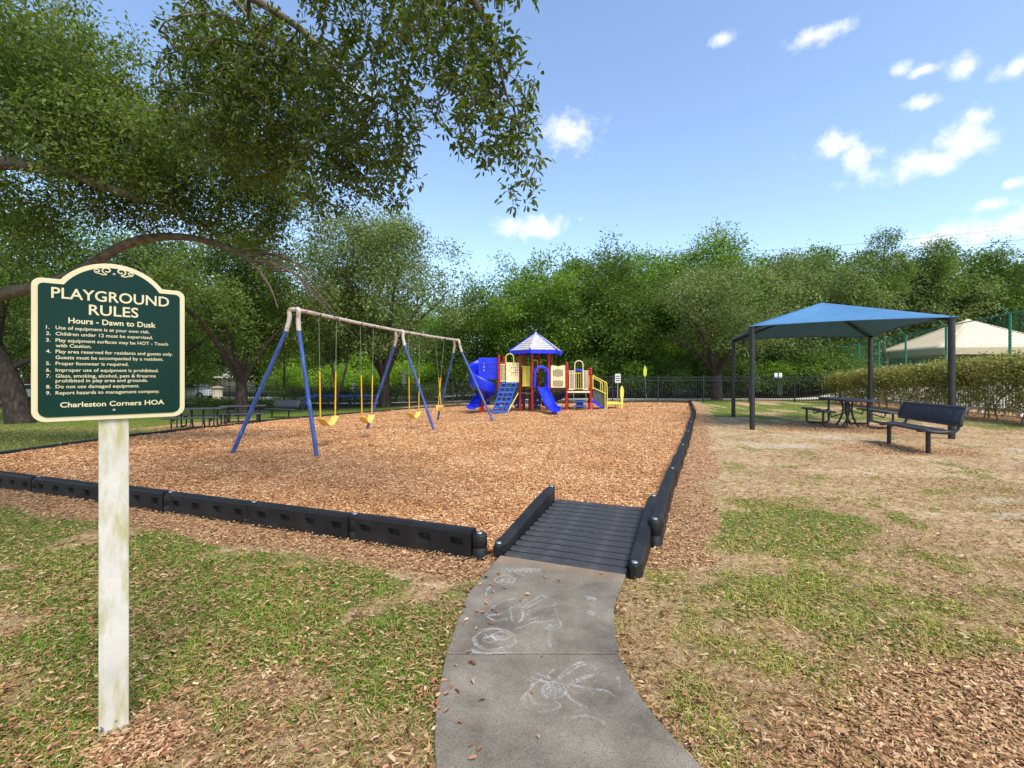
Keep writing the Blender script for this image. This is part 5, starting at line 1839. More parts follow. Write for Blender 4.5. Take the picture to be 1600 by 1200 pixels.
# ------------------------------------------------------------------ black picket fence
FENCE = [(17.6, 25.4), (5.0, 25.45), (1.0, 26.6), (-3.0, 28.7), (-8.5, 31.0), (-16, 33.0), (-24, 34.0), (-37, 35.0)]
FH = 1.38
fence = thing('picket_fence', 'long black metal picket fence along the back of the playground', 'fence', (5.0, 25.45, 0))
F0 = Vector((5.0, 25.45, 0))
fp = walk(FENCE, 2.4)
pk = MB().box((0, 0, FH / 2 + 0.02), (0.019, 0.019, FH - 0.06)).mesh('picket', M['fence_black'])
pst = MB().box((0, 0, FH / 2 - 0.05), (0.062, 0.062, FH + 0.22)).box((0, 0, FH + 0.07), (0.074, 0.074, 0.025)).mesh('fence_post', M['fence_black'])
far_pk = MB()
npk = 0
for i, p in enumerate(fp):
    link('fence_post', pst, fence, (p.x - F0.x, p.y - F0.y, H(p.x, p.y)))
    if i == len(fp) - 1:
        break
    q = fp[i + 1]
    a, b = Vector((p.x, p.y, H(p.x, p.y))) - F0, Vector((q.x, q.y, H(q.x, q.y))) - F0
    for z in (0.14, FH - 0.19, FH - 0.02):
        MB().bar(a + Vector((0, 0, z)), b + Vector((0, 0, z)), 0.03, 0.036).build('rail', M['fence_black'], fence)
    n = 19
    for k in range(1, n):
        c = a.lerp(b, k / n)
        if p.x > 3.6:
            npk += 1
            link('picket', pk, fence, c)
        else:
            far_pk.box((c.x, c.y, c.z + FH / 2 + 0.02), (0.019, 0.019, FH - 0.06))
o = far_pk.build('pickets', M['fence_black'], fence)
o['kind'] = 'stuff'

# ------------------------------------------------------------------ white fence, green chain-link fence, pavilion on the right
WF = [(16.2, 8.0), (17.65, 16.7), (18.95, 24.6), (19.3, 26.5)]
wf = thing('white_fence', 'white vinyl fence with capped posts behind the hedge', 'fence', (17.65, 16.7, 0))
W0 = Vector((17.65, 16.7, 0))
wp = walk(WF, 1.75)
zt_w = lambda y: 2.22 - 0.045 * (y - 14)
wpk = MB().box((0, 0, 0), (0.05, 0.035, 1.0)).mesh('picket', M['white_vinyl'])
for i, p in enumerate(wp):
    zt = zt_w(p.y)
    po = MB().box((p.x - W0.x, p.y - W0.y, zt / 2), (0.12, 0.12, zt)).build('post', M['white_vinyl'], wf, bevel=0.006)
    MB().box((p.x - W0.x, p.y - W0.y, zt + 0.02), (0.16, 0.16, 0.05)).box((p.x - W0.x, p.y - W0.y, zt + 0.065), (0.11, 0.11, 0.05)).build('post_cap', M['white_vinyl'], po)
    if i == len(wp) - 1:
        break
    q = wp[i + 1]
    a, b = p - W0, q - W0
    for f in (0.97, 0.12):
        MB().bar((a.x, a.y, zt * f - 0.06), (b.x, b.y, zt_w(q.y) * f - 0.06), 0.045, 0.12).build('rail', M['white_vinyl'], wf)
    for k in range(1, 13):
        c = a.lerp(b, k / 13)
        zz = zt + (zt_w(q.y) - zt) * k / 13
        o = link('picket', wpk, wf, (c.x, c.y, zz * 0.52))
        o.scale = (1, 1, zz * 0.8)
        o.rotation_euler = (0, 0, math.atan2(b.y - a.y, b.x - a.x))

GP = [(19.9, 15.6), (20.4, 19.4), (20.9, 22.8), (21.45, 25.8), (22.0, 28.4), (22.4, 30.6), (23.0, 33.5)]
GZ = [4.15, 4.0, 3.85, 3.68, 3.6, 3.6, 3.6]
cf = thing('chain_link_fence', 'tall green chain-link fence with angled top arms around the pool', 'fence', (20.9, 22.8, 0.5))
G0 = Vector((20.9, 22.8, 0.5))
wires = MB()
for i, ((x, y), z) in enumerate(zip(GP, GZ)):
    p = Vector((x, y, 0)) - G0
    po = MB().tube([(p.x, p.y, -0.2), (p.x, p.y, z - 0.5)], 0.05, 10).build('post', M['green_link'], cf)
    MB().tube([(p.x, p.y, z - 0.55), (p.x - 0.42, p.y + 0.12, z - 0.5 + 0.38)], 0.022, 6).build('top_arm', M['green_link'], po)
    if i == len(GP) - 1:
        break
    q = Vector((*GP[i + 1], 0)) - G0
    z2 = GZ[i + 1]
    MB().tube([(p.x, p.y, z - 0.53), (q.x, q.y, z2 - 0.53)], 0.026, 8).build('rail', M['green_link'], cf)
    MB().tube([(p.x, p.y, 0.15), (q.x, q.y, 0.15)], 0.02, 6).build('rail', M['green_link'], cf)
    L = math.hypot(q.x - p.x, q.y - p.y)
    h0, h1 = 0.05, (z + z2) / 2 - 0.56
    pitch = 0.13
    dirv = Vector(((q.x - p.x) / L, (q.y - p.y) / L, 0))
    s0_ = -(h1 - h0)
    while s0_ < L:
        for sg in (1, -1):
            a0, b0 = s0_, s0_ + (h1 - h0)
            ta, tb = max(0, -a0 / (b0 - a0)), min(1, (L - a0) / (b0 - a0))
            if tb > ta:
                za, zb = h0 + (h1 - h0) * ta, h0 + (h1 - h0) * tb
                if sg < 0:
                    za, zb = h0 + h1 - za, h0 + h1 - zb
                A = Vector((p.x, p.y, za)) + dirv * (a0 + (b0 - a0) * ta)
                B = Vector((p.x, p.y, zb)) + dirv * (a0 + (b0 - a0) * tb)
                wires.tube([A, B], 0.0042, 3, cap=False)
        s0_ += pitch
o = wires.build('chain_link_mesh', M['green_link'], cf)
o['kind'] = 'stuff'

pav = thing('pool_pavilion', 'beige pyramid-roofed pavilion with white posts behind the green fence', 'pavilion', (31.45, 33.0, 0.5))
C3 = [Vector((27.4, 30, 0)), Vector((28.45, 37.06, 0)), Vector((35.5, 36.0, 0)), Vector((34.46, 28.95, 0))]
C3 = [c - Vector((31.45, 33.0, 0)) for c in C3]
ze, za = 3.2 - 0.5, 5.35 - 0.5
for i in range(4):
    a, b = C3[i], C3[(i + 1) % 4]
    A, B, T = Vector((a.x, a.y, ze)), Vector((b.x, b.y, ze)), Vector((0.3, 0, za))
    mb = MB()

    def rf(u, v, A=A, B=B, T=T):
        p = A.lerp(B, u).lerp(T, v)
        p.z -= 0.05 * math.sin(v * math.pi)
        return p
    mb.grid(rf, 8, 8)
    o = mb.build('roof_panel', M['beige_roof'], pav, solid=0.04)
    MB().bar(A - Vector((0, 0, 0.2)), B - Vector((0, 0, 0.2)), 0.06, 0.42).build('fascia', M['beige_trim'], o)
    MB().tube([A, T], 0.05, 6).build('hip', M['beige_roof'], o)
for c in C3:
    MB().box((c.x * 0.86, c.y * 0.86, ze / 2), (0.2, 0.2, ze)).build('post', M['white_vinyl'], pav)
sc = thing('windscreen_fence', 'green fabric windscreen fence on the far side of the pool', 'fence', (33, 44, 0.5))
for i in range(8):
    x = -10 + i * 3.0
    po = MB().tube([(x, 0.4 * i, -0.3), (x, 0.4 * i, 2.9)], 0.05, 8).build('post', M['green_link'], sc)
    if i < 7:
        MB().bar((x, 0.4 * i, 1.5), (x + 3, 0.4 * i + 0.4, 1.5), 0.02, 2.6).build('screen', M['screen'], sc)

# ------------------------------------------------------------------ trees
def polyr(pts, r0, r1, n=5):
    P = smooth_path(pts, n)
    return [(p, r0 + (r1 - r0) * i / (len(P) - 1)) for i, p in enumerate(P)]


class Skeleton:
    def __init__(self):
        self.p, self.par, self.rm = [], [], []

    def limb(self, pts, r0, r1, n=5, root=False):
        seq = polyr(pts, r0, r1, n)
        par = -1
        if not root and self.p:
            A = np.array(self.p)
            par = int(np.argmin(np.linalg.norm(A - np.array(seq[0][0]), axis=1)))
        for p, r in seq:
            self.p.append(tuple(p))
            self.par.append(par)
            self.rm.append(r)
            par = len(self.p) - 1

    def attract(self, A, rng, arch=0.12, seg=0.55, jit=0.10):
        n0 = len(self.p)
        cap = n0 + len(A) * 12
        P = np.full((cap, 3), 1e6)
        P[:n0] = self.p
        cnt = n0
        base = P[:n0]
        dd = np.array([np.min(np.linalg.norm(base - a, axis=1)) for a in A])
        tips = []
        for a in A[np.argsort(dd)]:
            d = np.linalg.norm(P[:cnt] - a, axis=1)
            i = int(np.argmin(d))
            L = d[i]
            m = min(8, max(1, int(L / seg)))
            par = i
            s = P[i].copy()
            for k in range(1, m + 1):
                t = k / m
                q = s + (a - s) * t
                if k < m:
                    q = q + rng.normal(0, jit * L / m, 3)
                    q[2] += arch * L * math.sin(t * math.pi)
                P[cnt] = q
                self.p.append(tuple(q))
                self.par.append(par)
                self.rm.append(0.0)
                par = cnt
                cnt += 1
            tips.append(cnt - 1)
        return tips

    def radii(self, rt, e=2.4):
        n = len(self.p)
        acc = np.zeros(n)
        r = np.zeros(n)
        for i in range(n - 1, -1, -1):
            ri = max(rt, acc[i] ** (1 / e)) if acc[i] > 0 else rt
            if self.rm[i] > 0:
                ri = self.rm[i]
            r[i] = ri
            if self.par[i] >= 0:
                acc[self.par[i]] += min(ri, 0.2) ** e
        return r

    def tubes(self, rt):
        P = np.array(self.p)
        r = self.radii(rt)
        par = np.array(self.par)
        idx = np.where(par >= 0)[0]
        A, B = P[par[idx]], P[idx]
        limb = (np.array(self.rm)[idx] > 0) & (np.array(self.rm)[par[idx]] > 0)
        ra = np.where(limb, r[par[idx]], np.minimum(r[par[idx]], r[idx] * 1.3))
        rb = r[idx]
        Vs, Fs, off = [], [], 0
        for lo, hi, k in ((0.05, 9, 9), (0.018, 0.05, 5), (0, 0.018, 3)):
            s = (ra >= lo) & (ra < hi)
            if not s.any():
                continue
            a, b, qa, qb = A[s], B[s], ra[s], rb[s]
            d = b - a
            ln_ = np.linalg.norm(d, axis=1, keepdims=True)
            b = b + d / np.maximum(ln_, 1e-6) * qb[:, None] * 0.35
            _, u, w = frame_from(np.where(ln_ < 1e-6, np.array([0, 0, 1.0]), d), np.zeros(len(a)))
            an = np.arange(k) * 2 * np.pi / k
            ring = u[:, None, :] * np.cos(an)[None, :, None] + w[:, None, :] * np.sin(an)[None, :, None]
            V = np.concatenate([a[:, None] + ring * qa[:, None, None], b[:, None] + ring * qb[:, None, None]], 1)
            n = len(a)
            f = np.stack([np.arange(k), (np.arange(k) + 1) % k, k + (np.arange(k) + 1) % k, k + np.arange(k)], 1)
            Fs.append((np.arange(n)[:, None, None] * 2 * k + f[None]).reshape(-1, 4) + off)
            Vs.append(V.reshape(-1, 3))
            off += n * 2 * k
        return np.concatenate(Vs), np.concatenate(Fs)


def in_ellipsoids(E, n, rng, shell=0.45):
    E = np.array(E, float)
    vol = E[:, 3] * E[:, 4] * E[:, 5]
    pick = rng.choice(len(E), n, p=vol / vol.sum())
    d = rng.normal(size=(n, 3))
    d /= np.linalg.norm(d, axis=1, keepdims=True)
    r = (shell ** 3 + (1 - shell ** 3) * rng.random(n)) ** (1 / 3)
    return E[pick, :3] + d * r[:, None] * E[pick, 3:]


def clump_leaves(T, per, sig, L, W, rng, droop=0.15, folded=False, sz=0.7):
    n = len(T) * per
    c = np.repeat(T, per, axis=0)
    off = rng.normal(size=(n, 3)) * sig
    off[:, 2] *= sz
    d = off / np.maximum(np.linalg.norm(off, axis=1, keepdims=True), 1e-6) + rng.normal(size=(n, 3)) * 0.6
    d[:, 2] -= droop
    roll = rng.normal(0, 0.9, n)
    ll = L * (0.65 + 0.7 * rng.random(n))
    ww = W * (0.65 + 0.7 * rng.random(n))
    if folded:
        return leaf_arrays(c + off, d, roll, ll, ww)
    d, s, u = frame_from(d, roll)
    P = c + off
    V = np.stack([P, P + d * ll[:, None] * 0.45 + s * ww[:, None] / 2, P + d * ll[:, None], P + d * ll[:, None] * 0.55 - s * ww[:, None] / 2], 1)
    return V.reshape(-1, 3), np.arange(n * 4).reshape(n, 4)


def tree_meshes(limbs, E, nat, per, sig, L, W, leaf, bark, seed, rt=0.012, shell=0.45, droop=0.15, seg=0.8, folded=False, sz=0.7, arch=0.1):
    rng = np.random.default_rng(seed)
    sk = Skeleton()
    for i, (pts, r0, r1) in enumerate(limbs):
        sk.limb(pts, r0, r1, root=(i == 0))
    A = in_ellipsoids(E, nat, rng, shell)
    sk.attract(A, rng, arch=arch, seg=seg)
    V, F = sk.tubes(rt)
    tm_ = np_mesh('trunk', V, F, bark, True)
    V, F = clump_leaves(A, per, sig, L, W, rng, droop, folded, sz)
    return tm_, np_mesh('crown', V, F, leaf)


def plant(name, label, cat, meshes, loc, rz=0.0, sc_=1.0, group=None):
    t = thing(name, label, cat, loc, rz, group)
    t.scale = (sc_,) * 3 if isinstance(sc_, (int, float)) else sc_
    link('trunk', meshes[0], t)
    link('crown', meshes[1], t)
    return t


# --- the live oak behind and left of the camera whose branch tips hang into the top of the view
E2 = [(-0.20, 4.0, 3.75, 0.42, 0.5, 0.62), (0.02, 3.95, 3.35, 0.26, 0.35, 0.42), (0.06, 4.0, 2.92, 0.16, 0.2, 0.22), (-0.62, 4.1, 4.15, 0.5, 0.6, 0.5),
      (-1.55, 4.8, 4.05, 0.62, 0.7, 0.80), (-1.25, 4.7, 3.45, 0.34, 0.4, 0.36), (-1.85, 4.9, 3.5, 0.4, 0.45, 0.5), (-2.4, 5.2, 4.5, 0.7, 0.7, 0.8), (-3.1, 5.4, 4.6, 0.8, 0.8, 1.1),
      (-1.0, 4.2, 4.9, 1.1, 0.8, 0.4), (0.05, 3.6, 4.75, 0.5, 0.5, 0.35)]
E2o = [(-5.0, 1.2, 6.4, 3.2, 2.8, 1.5), (-7.6, -0.6, 6.2, 2.8, 2.8, 1.6), (-3.2, 2.8, 6.2, 2.0, 1.8, 1.1), (-4.8, -3, 6.2, 2.8, 2.4, 1.4)]  # crown masses out of view, added for the shade they cast
rng = np.random.default_rng(21)
sk = Skeleton()
sk.limb([(-6.2, 0.0, -0.1), (-6.15, 0.05, 0.6), (-6.0, 0.1, 1.8), (-5.7, 0.3, 3.0)], 0.42, 0.27, root=True)
sk.limb([(-5.7, 0.3, 3.0), (-4.3, 1.4, 4.5), (-2.6, 2.8, 5.1), (-1.0, 3.7, 4.95), (-0.3, 3.95, 4.5), (-0.02, 4.0, 3.7)], 0.11, 0.009)
sk.limb([(-5.7, 0.3, 3.0), (-4.7, 2.2, 4.6), (-3.4, 4.2, 5.3), (-2.2, 4.9, 5.0), (-1.6, 4.9, 4.2)], 0.10, 0.012)
sk.limb([(-5.9, 0.2, 2.6), (-7.2, -0.6, 4.6), (-8.2, -1.2, 6.0)], 0.18, 0.05)
sk.limb([(-5.8, 0.2, 2.8), (-5.2, 0.8, 4.8), (-4.8, 1.0, 6.4)], 0.16, 0.04)
sk.limb([(-5.8, 0.2, 2.8), (-5.2, -1.6, 4.8), (-4.8, -3.0, 6.0)], 0.15, 0.04)
A1 = in_ellipsoids(E2, 2300, rng, 0.0)
A2 = in_ellipsoids(E2o, 420, rng, 0.3)
sk.attract(np.concatenate([A1, A2]), rng, arch=0.04, seg=0.14, jit=0.16)
V, F = sk.tubes(0.0034)
t = thing('live_oak', 'live oak whose leafy branch tips hang across the top of the view', 'tree', (-6.2, 0, 0))
bk_ = np_mesh('trunk', V - np.array([-6.2, 0, 0]), F, M['bark_brown'], True)
link('trunk', bk_, t)
V1, F1 = clump_leaves(A1, 11, 0.026, 0.066, 0.025, rng, 0.35, True, 1.0)
V2, F2 = clump_leaves(A2, 26, 0.30, 0.13, 0.06, rng, 0.1, True, 0.7)
V = np.concatenate([V1, V2]) - np.array([-6.2, 0, 0])
link('crown', np_mesh('crown', V, np.concatenate([F1, F2 + len(V1)]), M['leaf_near']), t)

# --- the second oak, trunk just out of view on the left, with the long arching limb
rng = np.random.default_rng(33)
sk = Skeleton()
OB = np.array([-11.9, 8.4, 0])
sk.limb([(-11.9, 8.4, -0.1), (-11.85, 8.4, 0.5), (-11.75, 8.4, 1.3), (-11.6, 8.45, 2.1)], 0.5, 0.34, root=True)
sk.limb([(-11.6, 8.45, 2.1), (-10.7, 8.8, 2.7), (-9.6, 9.0, 2.98), (-8.6, 9.0, 3.22), (-8.0, 9.0, 3.52), (-7.4, 9.0, 3.88), (-6.8, 9.0, 4.04), (-6.1, 9.0, 4.03), (-5.5, 9.0, 3.88)], 0.14, 0.055)
sk.limb([(-5.5, 9.0, 3.88), (-5.1, 9.0, 3.68), (-4.85, 9.0, 3.45), (-4.6, 9.0, 3.1), (-4.45, 9.0, 2.7)], 0.05, 0.012)
sk.limb([(-5.1, 9.0, 3.68), (-4.6, 9.1, 3.74), (-4.0, 9.2, 3.5), (-3.4, 9.3, 3.05)], 0.035, 0.008)
sk.limb([(-5.0, 9.0, 3.6), (-4.5, 8.9, 3.52), (-4.0, 8.8, 3.25), (-3.75, 8.8, 2.85)], 0.03, 0.007)
sk.limb([(-11.6, 8.45, 2.1), (-10.6, 8.1, 3.9), (-9.6, 8.0, 4.85), (-8.65, 8.0, 5.0), (-7.9, 8.0, 4.9), (-7.2, 8.0, 4.72), (-6.6, 8.0, 4.5), (-6.2, 8.0, 4.36)], 0.16, 0.045)
sk.limb([(-9.6, 8.0, 4.85), (-8.6, 8.1, 5.9), (-7.2, 8.2, 6.1), (-5.8, 8.2, 5.9)], 0.10, 0.025)
sk.limb([(-11.6, 8.45, 2.1), (-11.5, 8.6, 4.5), (-10.5, 8.8, 6.6)], 0.22, 0.06)
sk.limb([(-11.6, 8.45, 2.1), (-12.6, 9.5, 4.2), (-13.4, 10.4, 6.2)], 0.2, 0.05)
for k in range(9):
    a = Vector((-5.3 + 0.09 * k, 9.0, 3.82 - 0.05 * k))
    q = rng.normal(0, 0.12, 3)
    sk.limb([a, a + Vector((0.4 + q[0], 0.1 * q[1], 0.05 - 0.02 * k)), a + Vector((0.95 + q[0], 0.3 * q[1], -0.18 - 0.05 * k + q[2])), a + Vector((1.35 + q[0] * 1.5, 0.3 * q[1], -0.62 - 0.05 * k + q[2]))], 0.017, 0.005)
E1 = [(-6.4, 8.3, 5.3, 2.1, 1.3, 1.2), (-8.2, 8.6, 5.7, 1.9, 1.4, 1.4), (-5.0, 8.6, 5.4, 1.3, 1.1, 1.2), (-7.2, 9.2, 4.6, 1.9, 0.9, 0.45), (-5.2, 9.2, 4.4, 1.0, 0.8, 0.5),
      (-9.3, 8.6, 4.2, 1.1, 1.0, 0.8), (-4.2, 9.2, 4.7, 0.8, 0.8, 0.7), (-7.4, 8.4, 7.0, 3.0, 1.6, 0.9)]
E1o = [(-11, 9, 7.6, 3.0, 2.8, 1.3), (-13.6, 10, 6.4, 2.6, 2.6, 1.5)]
A1 = in_ellipsoids(E1, 2300, rng, 0.15)
keep = fbm(A1[:, 0] * 1.0 + 5, A1[:, 2] * 1.0, 1.0, 91, 2) > 0.36
A1 = A1[keep]
A2 = in_ellipsoids(E1o, 300, rng, 0.3)
sk.attract(np.concatenate([A1, A2]), rng, arch=0.05, seg=0.3, jit=0.15)
V, F = sk.tubes(0.0035)
t = thing('live_oak', 'spreading live oak with a long arching limb above the green sign', 'tree', tuple(OB))
link('trunk', np_mesh('trunk', V - OB, F, M['bark_brown'], True), t)
V1, F1 = clump_leaves(A1, 46, 0.12, 0.08, 0.034, rng, 0.3, False, 0.9)
V2, F2 = clump_leaves(A2, 40, 0.34, 0.15, 0.07, rng, 0.1, False, 0.7)
link('crown', np_mesh('crown', np.concatenate([V1, V2]) - OB, np.concatenate([F1, F2 + len(V1)]), M['leaf_mid']), t)


def oak_limbs(h_fork, r, spread, htop, n, rng, lean=(0, 0), tilt=0.0):
    fx, fy = lean
    base = [((0, 0, -0.25), (0.02, 0, 0.1), (fx * 0.5, fy * 0.5, h_fork * 0.55), (fx, fy, h_fork))]
    limbs = [(base[0], r * 1.25, r * 0.85)]
    a0 = rng.random() * 6.28
    for k in range(n):
        a = a0 + 6.283 * k / n + rng.normal(0, 0.2)
        e = spread * (0.7 + 0.4 * rng.random())
        zt = h_fork + (htop - h_fork) * (0.45 + 0.4 * rng.random())
        limbs.append((((fx, fy, h_fork * 0.93), (fx + math.cos(a) * e * 0.3, fy + math.sin(a) * e * 0.3, h_fork + (zt - h_fork) * 0.45),
                       (fx + math.cos(a) * e * 0.65, fy + math.sin(a) * e * 0.65, h_fork + (zt - h_fork) * 0.8), (fx + math.cos(a) * e, fy + math.sin(a) * e, zt)), r * 0.55, r * 0.1))
    return limbs


def crown_E(rx, z0, z1, n, rng, cx=0.0, cy=0.0):
    """overlapping masses of a broad crown"""
    E = []
    zc, rz_ = (z0 + z1) / 2, (z1 - z0) / 2
    for k in range(n):
        d = rng.normal(size=3)
        d /= np.linalg.norm(d)
        d[2] = d[2] * 0.95 + 0.05
        q = 0.62 + 0.18 * rng.random()
        s = 0.26 + 0.16 * rng.random()
        E.append((cx + d[0] * rx * q, cy + d[1] * rx * q, zc + d[2] * rz_ * q, rx * s * 1.1, rx * s * 1.1, rz_ * s * 1.1))
    E.append((cx, cy, zc, rx * 0.5, rx * 0.5, rz_ * 0.6))
    return E


r_ = np.random.default_rng(51)
# four particular trees
ms = tree_meshes(oak_limbs(1.9, 0.33, 4.6, 9.4, 6, r_), crown_E(5.8, 2.2, 12.0, 26, r_), 360, 130, 0.40, 0.18, 0.085, M['leaf_b'], M['bark_dark'], 61)
plant('oak_tree', 'grey-green oak with a stout trunk behind the swings, left of the play structure', 'tree', ms, (-8.0, 29.8, H(-8.0, 29.8)))
ms = tree_meshes(oak_limbs(1.75, 0.30, 4.2, 8.2, 6, r_), crown_E(4.6, 2.9, 9.9, 20, r_), 320, 120, 0.38, 0.17, 0.08, M['leaf_mid'], M['bark_dark'], 62)
plant('oak_tree', 'dark oak with a forked trunk behind the left picnic tables', 'tree', ms, (-14.4, 25.2, H(-14.4, 25.2)), 0.9)
plant('oak_tree', 'dark oak further left whose trunk is hidden behind the green sign', 'tree', ms, (-21.6, 29.0, H(-21.6, 29)), 2.6, 1.08)
ms = tree_meshes([(((0.35, 0, -0.25), (0.2, 0, 0.3), (-0.15, 0, 1.7), (-0.9, 0, 3.4)), 0.55, 0.34), (((-0.9, 0, 3.3), (-2.2, 0.6, 5.2), (-3.2, 1.0, 7.0)), 0.25, 0.06), (((-0.9, 0, 3.3), (0.4, -0.8, 5.2), (1.6, -1.2, 7.0)), 0.22, 0.05),
                 (((-0.4, 0, 2.4), (0.8, 0.6, 3.2), (2.0, 1.0, 4.6)), 0.16, 0.04)],
                 crown_E(5.2, 3.6, 11.0, 20, r_, -0.5), 320, 85, 0.44, 0.17, 0.075, M['leaf_c'], M['bark_dark'], 63)
plant('oak_tree', 'oak with a thick dark leaning trunk at the far left edge of the lawn', 'tree', ms, (-22.4, 21.3, H(-22.4, 21.3)))
ms = tree_meshes(oak_limbs(1.6, 0.29, 3.6, 5.6, 7, r_), crown_E(4.4, 2.5, 7.9, 22, r_), 300, 100, 0.38, 0.15, 0.07, M['leaf_b'], M['bark_dark'], 64)
plant('oak_tree', 'low spreading oak with a short trunk just behind the fence, left of the shade canopy', 'tree', ms, (12.1, 28.0, 0))
ms = tree_meshes([(((0, 0, -0.2), (0.05, 0, 1.0), (-0.1, 0, 2.2), (-0.5, 0, 4.4)), 0.12, 0.05), (((0.05, 0, 0.8), (0.5, 0, 2.0), (0.9, 0, 4.0)), 0.09, 0.04)],
                 crown_E(2.6, 2.9, 7.0, 12, r_), 130, 80, 0.36, 0.15, 0.065, M['leaf_mid'], M['bark_dark'], 65)
plant('slender_tree', 'slender two-stemmed tree on the lawn behind the nearest swing', 'tree', ms, (-10.3, 27.6, H(-10.3, 27.6)))
plant('slender_tree', 'slender tree with several stems beyond the fence, right of the forked oak', 'tree', ms, (-17.3, 36.0, -0.7), 2.0, 1.1)

# kinds shared by the wood behind
kinds = []
for i, (leaf, rx, z0, z1) in enumerate([(M['leaf_a'], 4.4, 0.9, 10.6), (M['leaf_c'], 4.3, 0.8, 10.2), (M['leaf_b'], 4.8, 0.8, 9.6), (M['leaf_a'], 3.8, 0.9, 11.4)]):
    kinds.append(tree_meshes(oak_limbs(2.0, 0.2, rx * 0.75, z1 * 0.85, 5, r_), crown_E(rx, z0, z1, 30, r_), 340, 95, 0.36, 0.20, 0.10, leaf, M['bark'], 70 + i))
wood = [('bright green tree directly behind the roof of the play structure', 2.2, 33.0, 0, 0.98, 0.3), ('dense green tree behind the left slide of the play structure', -2.6, 36.0, 1, 0.84, 1.2),
        ('green tree rising behind the right end of the play structure', 6.3, 33.5, 1, 1.0, 2.0), ('tall bright tree behind the fence, right of the play structure', 9.6, 36.5, 0, 1.03, 4.0),
        ('tallest green tree of the wood, left of the shade canopy', 15.2, 36.0, 3, 1.06, 0.8), ('dull green tree behind the left half of the shade canopy', 18.6, 35.0, 2, 1.02, 2.5),
        ('dull green tree behind the peak of the shade canopy', 23.0, 37.5, 2, 1.12, 4.4), ('dark green tree between shade canopy and beige pavilion', 27.8, 41.5, 1, 1.13, 5.1),
        ('olive tree right behind the beige pavilion roof', 36.5, 43.5, 2, 1.25, 0.2), ('dark tree behind the right corner of the beige pavilion', 43.5, 44.0, 1, 1.22, 3.1),
        ('olive tree at the far right edge of the wood', 50.5, 46.0, 2, 1.3, 1.9)]
for lab, x, y, k, s, rz in wood:
    plant('woodland_tree', lab, 'tree', kinds[k], (x, y, H(x, y)), rz, s, 'trees of the wood behind the fence')
second = [(-6, 46, 0, 0.92), (1, 45, 2, 1.02), (8, 45, 1, 1.2), (13, 43.5, 3, 1.1), (20.5, 45, 0, 1.15), (27, 49, 2, 1.25), (33, 52, 1, 1.4), (41, 54, 0, 1.35), (49, 56, 1, 1.4), (57, 56, 2, 1.4)]
for i, (x, y, k, s) in enumerate(second):
    plant('woodland_tree', 'tree in the second row of the wood, half hidden by the trees before it', 'tree', kinds[k], (x, y, H(x, y)), i * 1.7, s, 'half hidden trees deep in the wood')
across = [(-13, 55, 0, 1.15), (-21, 58, 2, 1.3), (-30, 56, 1, 1.25), (-38, 57, 0, 1.3), (-46, 54, 2, 1.35), (-55, 58, 1, 1.5), (-29, 41.2, 1, 0.95), (-38.5, 33, 2, 1.15), (-42, 41, 0, 1.1), (-64, 60, 2, 1.6), (-25, 50.5, 0, 1.0), (-33, 50.8, 1, 1.05), (-18, 52, 1, 1.1), (-40, 50, 2, 1.1)]
for i, (x, y, k, s) in enumerate(across):
    plant('street_tree', 'tree across the street, seen dimly through the branches on the left', 'tree', kinds[k], (x, y, -0.7), i * 2.1, s, 'trees across the street on the left')
# tall thin trees that stand above the right of the wood
ms = tree_meshes([(((0, 0, -0.2), (0.1, 0, 4), (-0.1, 0, 8), (0.3, 0, 12.6)), 0.16, 0.02), (((0, 0, 7), (0.9, 0.2, 8.6), (1.9, 0.2, 9.6)), 0.06, 0.015), (((0, 0, 8), (-0.9, 0.2, 9.6), (-1.3, 0.2, 10.6)), 0.06, 0.015)],
                 [(0.3, 0, 12.0, 0.9, 0.8, 0.8), (-1.1, 0, 10.4, 0.9, 0.8, 0.8), (1.6, 0, 9.8, 1.1, 0.9, 0.7), (0.2, 0, 10.2, 0.7, 0.7, 1.4), (0, 0, 8.4, 1.7, 1.4, 0.8), (1.2, 0, 11.0, 0.7, 0.7, 0.5)], 95, 60, 0.26, 0.19, 0.075, M['leaf_c'], M['bark'], 81, shell=0.1)
plant('thin_tree', 'thin wispy tree top standing above the wood, left of the beige roof', 'tree', ms, (28.2, 36.0, 0), 0.2, 0.98)
plant('thin_tree', 'loose leaning tree top above the wood, right of the wispy one', 'tree', ms, (36.0, 40.0, 0.5), 1.1, (1.25, 1.25, 0.98))
plant('thin_tree', 'loose tree top at the far right above the beige roof', 'tree', ms, (43.0, 41.5, 0.5), 2.6, (1.3, 1.3, 0.95))

